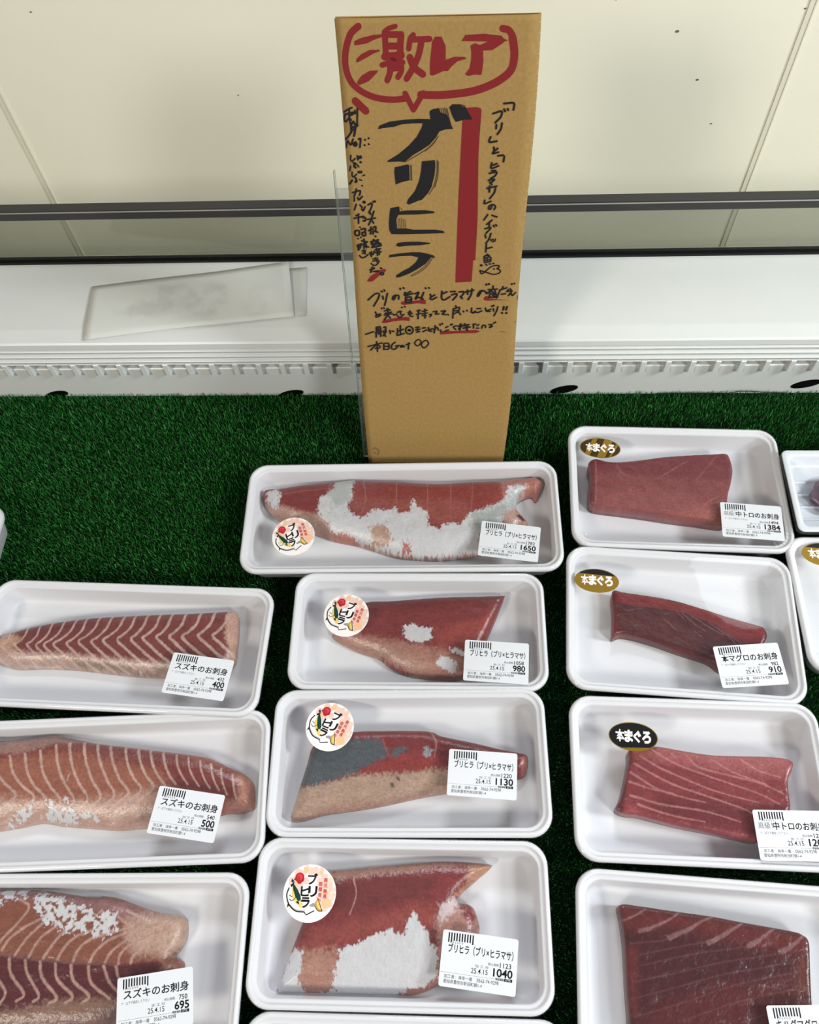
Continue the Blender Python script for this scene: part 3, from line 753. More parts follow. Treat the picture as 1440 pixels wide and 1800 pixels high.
 'l1': {'out':[[-131.5,2.8],[-123,5.9],[-116.6,8.5],[-103.6,13.6],[-92.1,17.7],[-75.2,22.1],[-54.5,26.2],[-31.9,29.6],[-5.4,32],[21.1,34.3],[56.4,36.8],[85.2,39.6],[90.9,39.7],[94,26.7],[95.8,8.9],[95,-7.7],[80.8,-18.3],[55.3,-21.2],[39.7,-21],[25.7,-21.1],[9.9,-20.9],[-6.1,-19.8],[-27.7,-18.1],[-45.7,-17.1],[-70.5,-17.2],[-93.3,-18.7],[-104.6,-16.9],[-114.7,-13.4],[-126.5,-10.2],[-133.9,-5.2]],'tl':14,'tr':17,'e':0.5,'R':9,'zones':[((128,60,58),1,0,[[-270.6,177.3],[220.8,193],[238.9,-84.4],[-170.4,-103.9]]),((118,52,58),5,3,[[-99.9,14],[-31.1,28.4],[-27.4,18.3],[-86.9,7]]),((190,156,142),3,2,[[-149.7,-2.5],[-100.3,-2.6],[-90,-6.6],[-56.4,-6.2],[-34.9,-7.3],[-9.9,-9],[42.6,-11.6],[65.8,-26.8],[-136.6,-52.7]]),((196,150,124),3,3,[[-153.4,9.9],[-106,11.4],[-93.5,5.2],[-99.3,-5.9],[-145.4,-16.5]]),((150,128,108),2,3,[[-43.3,-11.7],[-30.5,-11.9],[-12.7,-13.2],[5.1,-16.4],[20.2,-18.6],[32,-19.8],[12.2,-20.9],[-13.8,-18.1],[-38.7,-16.2]]),((192,150,132),2,2,[[83.8,42.7],[95.2,44.5],[101,-11.2],[88.8,-11.8],[91.7,5.3],[86.6,13.3]])],'lines':[((205,172,160),0.5809090909090909,0.5809090909090909,[[-119,6.3],[-118.4,2.2],[-119.9,-1.4],[-121.5,-3.2],[-113.4,-9.8],[-103.2,-16.7],[-85.7,-26.7]]),((205,172,160),0.6031818181818182,0.6031818181818182,[[-106.6,11.4],[-104.9,4.7],[-107.4,0.4],[-109.4,-1.8],[-99.9,-9.1],[-88.8,-17],[-73.2,-25.6]]),((205,172,160),0.6254545454545455,0.6254545454545455,[[-91.1,16.4],[-90.9,8.2],[-94.4,2.3],[-97.3,-0.8],[-87.7,-8.2],[-76.7,-16],[-62.5,-23.7]]),((205,172,160),0.6445454545454545,0.6445454545454545,[[-80.7,19.6],[-79.9,10],[-83.5,3.4],[-86.5,-0.2],[-77.4,-7.6],[-66,-15.4],[-49.3,-24.6]]),((205,172,160),0.6588636363636363,0.6588636363636363,[[-70.2,21.8],[-70.3,11.2],[-74.8,3.8],[-78.4,-0.6],[-69.4,-7.7],[-58.1,-15.4],[-44.4,-23]]),((205,172,160),0.6715909090909091,0.6715909090909091,[[-59.8,23.9],[-60.6,12.4],[-66.9,4.6],[-71.4,0.2],[-62.4,-7.2],[-50.8,-15.1],[-35.7,-23.6]]),((205,172,160),0.6875,0.6875,[[-49.1,25.4],[-50.9,14],[-57.7,5.8],[-62.9,1],[-53.7,-6.2],[-41.5,-14.6],[-28.9,-21.5]]),((205,172,160),0.7081818181818181,0.7081818181818181,[[-40.2,27.4],[-40.9,15.2],[-46.9,6.7],[-51.5,2.2],[-42.5,-5.2],[-29.9,-14.1],[-15,-22.2]]),((205,172,160),0.7272727272727273,0.7272727272727273,[[-28.6,28.6],[-30.2,17.2],[-36.5,8.8],[-41.4,4.2],[-32.5,-2.8],[-18.9,-12.5],[-5.5,-19.2]]),((205,172,160),0.7479545454545454,0.7479545454545454,[[-17.9,29.4],[-19.3,17.8],[-25.4,9.3],[-30,4.6],[-21.3,-2.7],[-7.4,-12.5],[6.1,-19.7]]),((205,172,160),0.7670454545454546,0.7670454545454546,[[-6.7,30.8],[-8.3,19.2],[-14.9,11],[-19.9,6.2],[-10.9,-1],[2.6,-10.7],[17.4,-19]]),((205,172,160),0.7893181818181818,0.7893181818181818,[[3.1,31.4],[2.1,20],[-3.4,11.8],[-7.5,7.2],[1.1,-0],[14.6,-9.7],[29.9,-18.3]]),((205,172,160),0.811590909090909,0.811590909090909,[[13.9,32.4],[13.1,21],[8.2,12.8],[4.5,8.2],[13.1,1],[26.6,-8.8],[42.1,-17.7]]),((205,172,160),0.8306818181818181,0.8306818181818181,[[25.1,33.4],[24.1,21.9],[18.9,13.8],[14.7,9.3],[23.5,2.2],[36.7,-7.7],[52.6,-16.8]]),((205,172,160),0.8529545454545454,0.8529545454545454,[[35.5,34.4],[34.8,23.2],[30.5,15.3],[26.7,10.8],[35.4,3.4],[48.6,-6.2],[64.5,-15.6]]),((205,172,160),0.8736363636363635,0.8736363636363635,[[47.9,35.4],[46.9,23.8],[41.7,16.2],[38.1,11.6],[46.5,4.3],[59.6,-5.6],[75.5,-14.7]]),((205,172,160),0.8943181818181818,0.8943181818181818,[[61,36.3],[59.6,24.4],[53.6,16.4],[49.3,11.8],[57.6,4.4],[70.7,-4.8],[85.1,-12.8]]),((205,172,160),0.9197727272727272,0.9197727272727272,[[73.4,37.2],[72.1,25.6],[66.9,17.8],[63.1,13.3],[71.5,6.2],[84.5,-3.7],[94.5,-7.8]]),((205,172,160),0.9436363636363636,0.9436363636363636,[[86.1,38.4],[84.7,26.3],[79.7,18.2],[76.1,13.3],[84.5,6.2],[94.7,-1.1],[109.2,-8.8]]),((206,180,168),0.5,0.4,[[-94.9,-7.7],[-76.4,-11.5],[-55.4,-12.7]]),((206,180,168),0.5,0.4,[[-91.1,-16.4],[-74.9,-16.7],[-56.6,-16.2]]),((90,65,55),0.5,0.3,[[15.1,-17.4],[14.7,-20.2]])]},
 'l2': {'out':[[-113.1,45.9],[-95.9,44.6],[-71.5,45.9],[-52.1,47.6],[-33.4,43.7],[-16.4,39.8],[7,36.2],[33.5,32],[61.5,27.7],[79.5,23.9],[94.6,16.6],[107.7,10.7],[115.8,3.7],[117.9,-5.3],[117.2,-16.2],[112.6,-17.9],[104.8,-19.5],[95.3,-19.4],[72.2,-25.2],[50.5,-27.7],[31.6,-27.8],[12.8,-28.4],[-3.2,-27.1],[-19.3,-25.3],[-33.9,-23.7],[-50.3,-20.9],[-65.8,-23],[-86,-25.5],[-98.1,-26]],'tl':20,'tr':15,'e':0.35,'R':16,'zones':[((160,96,76),1,0,[[-214.5,170.2],[232.8,149.6],[227.3,-87.1],[-149.9,-74.4]]),((128,58,56),5,3,[[-128,42.2],[-49.6,43],[-13.6,38.8],[53.3,28.2],[109.8,8.4],[112.9,-13.6],[58.5,-0.8],[44.4,13.5],[-8.1,26.4],[-40.6,30.6],[-123.6,25.9]]),((196,156,140),6,3,[[-118.2,-0.2],[-65.6,-3.8],[-33.7,-7.9],[-2.7,-6.8],[20.2,-3.8],[39.5,0],[75.3,-10.1],[74.1,-40.1],[-111,-34.2]]),((158,118,108),2,2,[[-130.5,50.6],[-52.2,48.9],[-16.2,39.1],[-31,39.1],[-46.2,39.1],[-57.5,34.1],[-72.7,31],[-125.8,32.5]]),((186,128,110),4,2,[[103.2,9.1],[118.4,8.2],[121,-21.4],[95.8,-19.4],[97.9,-13.5],[107.3,-6.8]])],'lines':[((204,168,154),0.75,0.6000000000000001,[[-93.4,29.9],[-88.6,17.6],[-79.7,8],[-69.5,-0.8],[-75.7,-7.9],[-87.1,-16.2],[-102.4,-20.9]]),((204,168,154),0.75,0.6000000000000001,[[-80.5,29.9],[-75.5,16.9],[-66.1,6.1],[-54.7,-2.9],[-61.6,-10],[-73.7,-17.9],[-87.3,-23.1]]),((204,168,154),0.75,0.6000000000000001,[[-68.6,31],[-63.7,16.6],[-55.5,5.1],[-45.2,-4.8],[-52.5,-11.8],[-65.2,-19.2],[-80,-24.3]]),((204,168,154),0.75,0.6000000000000001,[[-56.4,32.9],[-51.5,17],[-43.1,4.4],[-33.1,-6.3],[-40.5,-13.1],[-55.2,-20.1],[-69.2,-25.6]]),((204,168,154),0.75,0.6000000000000001,[[-44.8,37.2],[-39.3,19.5],[-31.5,5.9],[-22.5,-6.1],[-29.1,-13.3],[-44,-20.3],[-58.3,-25.5]]),((204,168,154),0.75,0.6000000000000001,[[-34.7,39.1],[-28.5,20.5],[-20.6,6.2],[-11.6,-5.8],[-18.5,-12.8],[-31.6,-20.1],[-47.9,-24.7]]),((204,168,154),0.75,0.6000000000000001,[[-23.6,39.5],[-16.7,20.6],[-9.7,7.1],[-1.6,-4.5],[-8.5,-11.8],[-21,-19.6],[-37.1,-23.8]]),((204,168,154),0.75,0.6000000000000001,[[-13.2,38.6],[-5.6,21],[1.3,8],[9.1,-3.4],[2.4,-10.8],[-9.6,-18.8],[-24.2,-23.5]]),((204,168,154),0.75,0.6000000000000001,[[-2.3,37.1],[4.9,20.1],[11.5,8.1],[19.9,-2.3],[13.1,-9.4],[1.4,-17.8],[-12.1,-23]]),((204,168,154),0.75,0.6000000000000001,[[10.9,34.3],[16.5,19.2],[22.5,8.9],[29.7,-0.4],[22.9,-7.6],[11.4,-16],[-1.1,-21.6]]),((204,168,154),0.75,0.6000000000000001,[[21.1,33.3],[26.9,19.7],[32.5,9.9],[39.5,1.1],[32.5,-6],[21.4,-14.4],[9.3,-20.1]]),((204,168,154),0.75,0.6000000000000001,[[31.2,31.4],[36.4,19.1],[41.5,10.1],[48.2,2.2]]),((204,168,154),0.75,0.6000000000000001,[[42.4,29],[46.7,17.5],[51.3,9.2],[56.8,2.4]]),((204,168,154),0.55,0.44000000000000006,[[53.3,26.7],[56.9,16.1],[61.1,8.6],[66.3,2.1]]),((204,168,154),0.55,0.44000000000000006,[[63.5,23.9],[66.5,13.9],[70.7,6.6],[75.5,0.2]]),((204,168,154),0.55,0.44000000000000006,[[73.5,21],[76.3,11.6],[79.9,4.4],[84.4,-1.8]]),((204,168,154),0.55,0.44000000000000006,[[82.4,18.1],[84.9,9.3],[87.9,2.4],[91.5,-3.1]]),((204,168,154),0.55,0.44000000000000006,[[90.9,14.1],[92.8,5.5],[95.3,-1],[97.9,-6.6]]),((204,168,154),0.55,0.44000000000000006,[[100.6,9.1],[102.3,1.1],[103.5,-4.8],[104.9,-9.6]])],'over':[((205,204,207),0.35,2.2,[[-78,-22.8],[-72.1,-15.3],[-64.5,-11.1],[-55.5,-9.1],[-57.1,-15.3],[-62.9,-20.3],[-73.4,-23.1]]),((205,204,207),0.35,2.2,[[-50.6,-18.1],[-42.7,-13],[-42.6,-3.9],[-40.1,-5.3],[-37.5,-12],[-30.5,-10.9],[-29.8,-2.8],[-27.6,-2.9],[-25.7,-9.8],[-20.6,-16.9],[-11.1,-14.2],[-2.5,-20.9],[-4.1,-23.6],[-11.5,-20],[-25.6,-24.4],[-31.1,-23.3],[-28.1,-21.3],[-45.3,-20.6]])],'over_lines':[((205,205,207),0.5,0.2,[[6.9,-24.5],[10.4,-23.1]]),((205,205,207),0.5,0.2,[[26.3,-19.9],[30.9,-18.2]]),((205,205,207),0.4,0.2,[[-30.5,8.5],[-29.5,14]])]},
 'l3': {'out':[[-78.4,52.6],[-63.1,51.9],[-43.4,51.4],[-25.8,48],[-5.7,45.3],[11.3,43.5],[16.6,44.5],[29.4,42.8],[42.5,38.5],[59.7,33.5],[79.3,30.4],[82.5,26.3],[83.4,16.8],[79.8,8.5],[76.7,4],[82.9,0.9],[83.6,-4.3],[77.7,-15.7],[66.1,-29.2],[49.4,-40.3],[21.8,-46.9],[-42.7,-51.3],[-52.2,-51.1]],'tl':18,'tr':17,'e':0.4,'R':12,'zones':[((140,82,64),1,0,[[-159.2,135.2],[211.1,132.3],[218.2,-147.6],[-74.4,-149]]),((150,104,102),4,3,[[-91.8,53.8],[-26.5,49.8],[16.7,43.9],[58.9,33.4],[41.7,24.8],[12.6,35.5],[-23.9,43.2],[-89.1,43.7]]),((94,36,42),1.5,1,[[-78.4,6.5],[-48,5.3],[-27.7,3.1],[6.2,0.2],[38.2,-0.8],[65.6,1.4],[94.8,4.9],[100.9,-50.9],[-64.4,-50.8]]),((140,104,88),3,3,[[-68.7,-32.3],[-26.9,-27.7],[-1.9,-22.8],[41.7,-21.1],[57.7,-28.6],[13.6,-35.2],[-24.4,-37.5],[-66.6,-40]]),((128,92,86),4,3,[[-66.6,-40],[0.3,-34],[50.7,-28.6],[51.5,-61.5],[-62.3,-61.5]]),((194,158,140),5,3,[[41.2,27.1],[58.9,33.4],[82.1,32.3],[87.2,14.3],[79.5,4.9],[67.6,4.8],[50.2,6.3],[42.2,14.1]]),((150,92,76),3,2,[[69.1,2.3],[84.4,2.6],[86.9,-8.9],[73.2,-8.8]])],'lines':[((190,150,136),0.75,0.6,[[-55.9,5.1],[-48.2,16.7],[-40.8,25],[-33.8,36.2],[-42.3,42]]),((190,150,136),0.75,0.6,[[-47.4,8.5],[-42.8,16.6],[-31.3,24.9],[-19,32.1],[-25.7,40.6]]),((190,150,136),0.75,0.6,[[-37.3,4.9],[-29.9,17.2],[-18.4,28.5],[-10.8,37]]),((190,150,136),0.75,0.6,[[-26.9,4],[-20.4,16.5],[-5.9,27.2],[4.3,35.6]]),((190,150,136),0.75,0.6,[[-16.1,2.7],[-9.8,13.6],[-0.9,23.1],[14.1,28.2],[21.1,34.2]]),((190,150,136),0.75,0.6,[[-5.9,1.3],[-1.3,10.8],[6.7,17.8],[23.1,23.3],[30.2,29.3]]),((190,150,136),0.75,0.6,[[6.2,0.2],[8.6,8.4],[16.6,15.4],[34.6,20.5],[43.2,23.3],[32.3,31.2]]),((190,150,136),0.75,0.6,[[18.2,0.2],[22.1,8.2],[30.1,14.7],[45.1,21.1],[52.1,27.1],[39.6,34.3]]),((190,150,136),0.75,0.6,[[29.6,-0.2],[33,7.2],[42.2,14.1],[55.6,22.4],[68.1,26]]),((190,150,136),0.75,0.6,[[39.6,-0.2],[40.2,6.1],[46.7,11.8],[61.6,18.8],[76.5,23.6]]),((190,150,136),0.75,0.6,[[48.6,0.2],[49.7,4.8],[57.6,10.5]]),((190,150,136),0.75,0.6,[[-53.3,4.9],[-49,-6.7],[-38.4,-17.8],[-42.4,-27.6]]),((190,150,136),0.75,0.6,[[-40.9,4],[-37.3,-6.5],[-24.9,-18.8],[-29.3,-23.2]]),((190,150,136),0.75,0.6,[[-28.8,2.6],[-25.3,-6.5],[-13.8,-19.9],[-17.4,-23.8]]),((190,150,136),0.75,0.6,[[-17.8,1.3],[-13.9,-8.8],[-0.9,-20.9],[-5.4,-24.5]]),((190,150,136),0.75,0.6,[[-6.4,0.4],[-2.8,-9.9],[10.3,-20],[6.1,-24.3]]),((190,150,136),0.75,0.6,[[5.1,-0.3],[9.2,-10.9],[22.2,-20],[17.7,-24.2]]),((190,150,136),0.75,0.6,[[17.7,-0.2],[22,-12],[37.2,-21.9]]),((190,150,136),0.75,0.6,[[29.2,-1.9],[34.7,-11.1],[42.3,-17.8]]),((190,150,136),0.75,0.6,[[38.3,-1.9],[41.1,-8.8],[46.7,-13.2]]),((120,80,76),0.5,0.5,[[-56.4,6.1],[-48,5.3],[-27.7,3.1],[6.2,0.2],[38.2,-0.8]])],'over':[((205,204,207),0.35,3.2,[[-31.4,45.1],[-29,48],[-18.4,42.4],[-14.2,44],[0.6,38.8],[12.6,35.5],[19.2,29.3],[25.1,34.2],[32.1,33.1],[34.3,20.1],[24.6,15.8],[16.1,18.2],[7.6,20.5],[-2.8,18.2],[-12.3,24.8],[-18.4,22.5],[-22.8,29.6],[-30.4,33.2]]),((205,204,207),0.35,3,[[-67.8,47.1],[-59.8,47.7],[-56.3,51.2],[-42.1,50.6],[-37.3,43],[-44.8,42],[-52.8,40.7],[-55.9,37.1],[-63.9,36]])]},
}
LABELS = {
 'b1': (97.2, -28.9, -8.2),
 'b2': (65.3, -29, -3.5),
 'b3': (57.2, -11.4, -4.3),
 'b4': (55.4, -24.2, -6.1),
 'r1': (61.5, -35.9, -3.1),
 'r2': (51.7, -35.3, 8.1),
 'r3': (61.9, -38, 1.3),
 'r4': (50, -24.7, 5.1),
 'l1': (73.1, -25.9, -5.7),
 'l2': (70.2, -21.7, -10.2),
 'l3': (72.3, -23, 8.0),
}
STICKERS = {
 'b1': (-97, -21.6, 20.0),
 'b2': (-61.3, 11.4, -17.0),
 'b3': (-63, 25.8, -24.0),
 'b4': (-66.4, 17.6, 0.0),
 'r1': (-67.7, 38.3, -4.0),
 'r2': (-69.9, 31.1, -1.0),
 'r3': (-48, 29.8, -3.0),
 'u2': (-57, 43.9, -4.0),
}
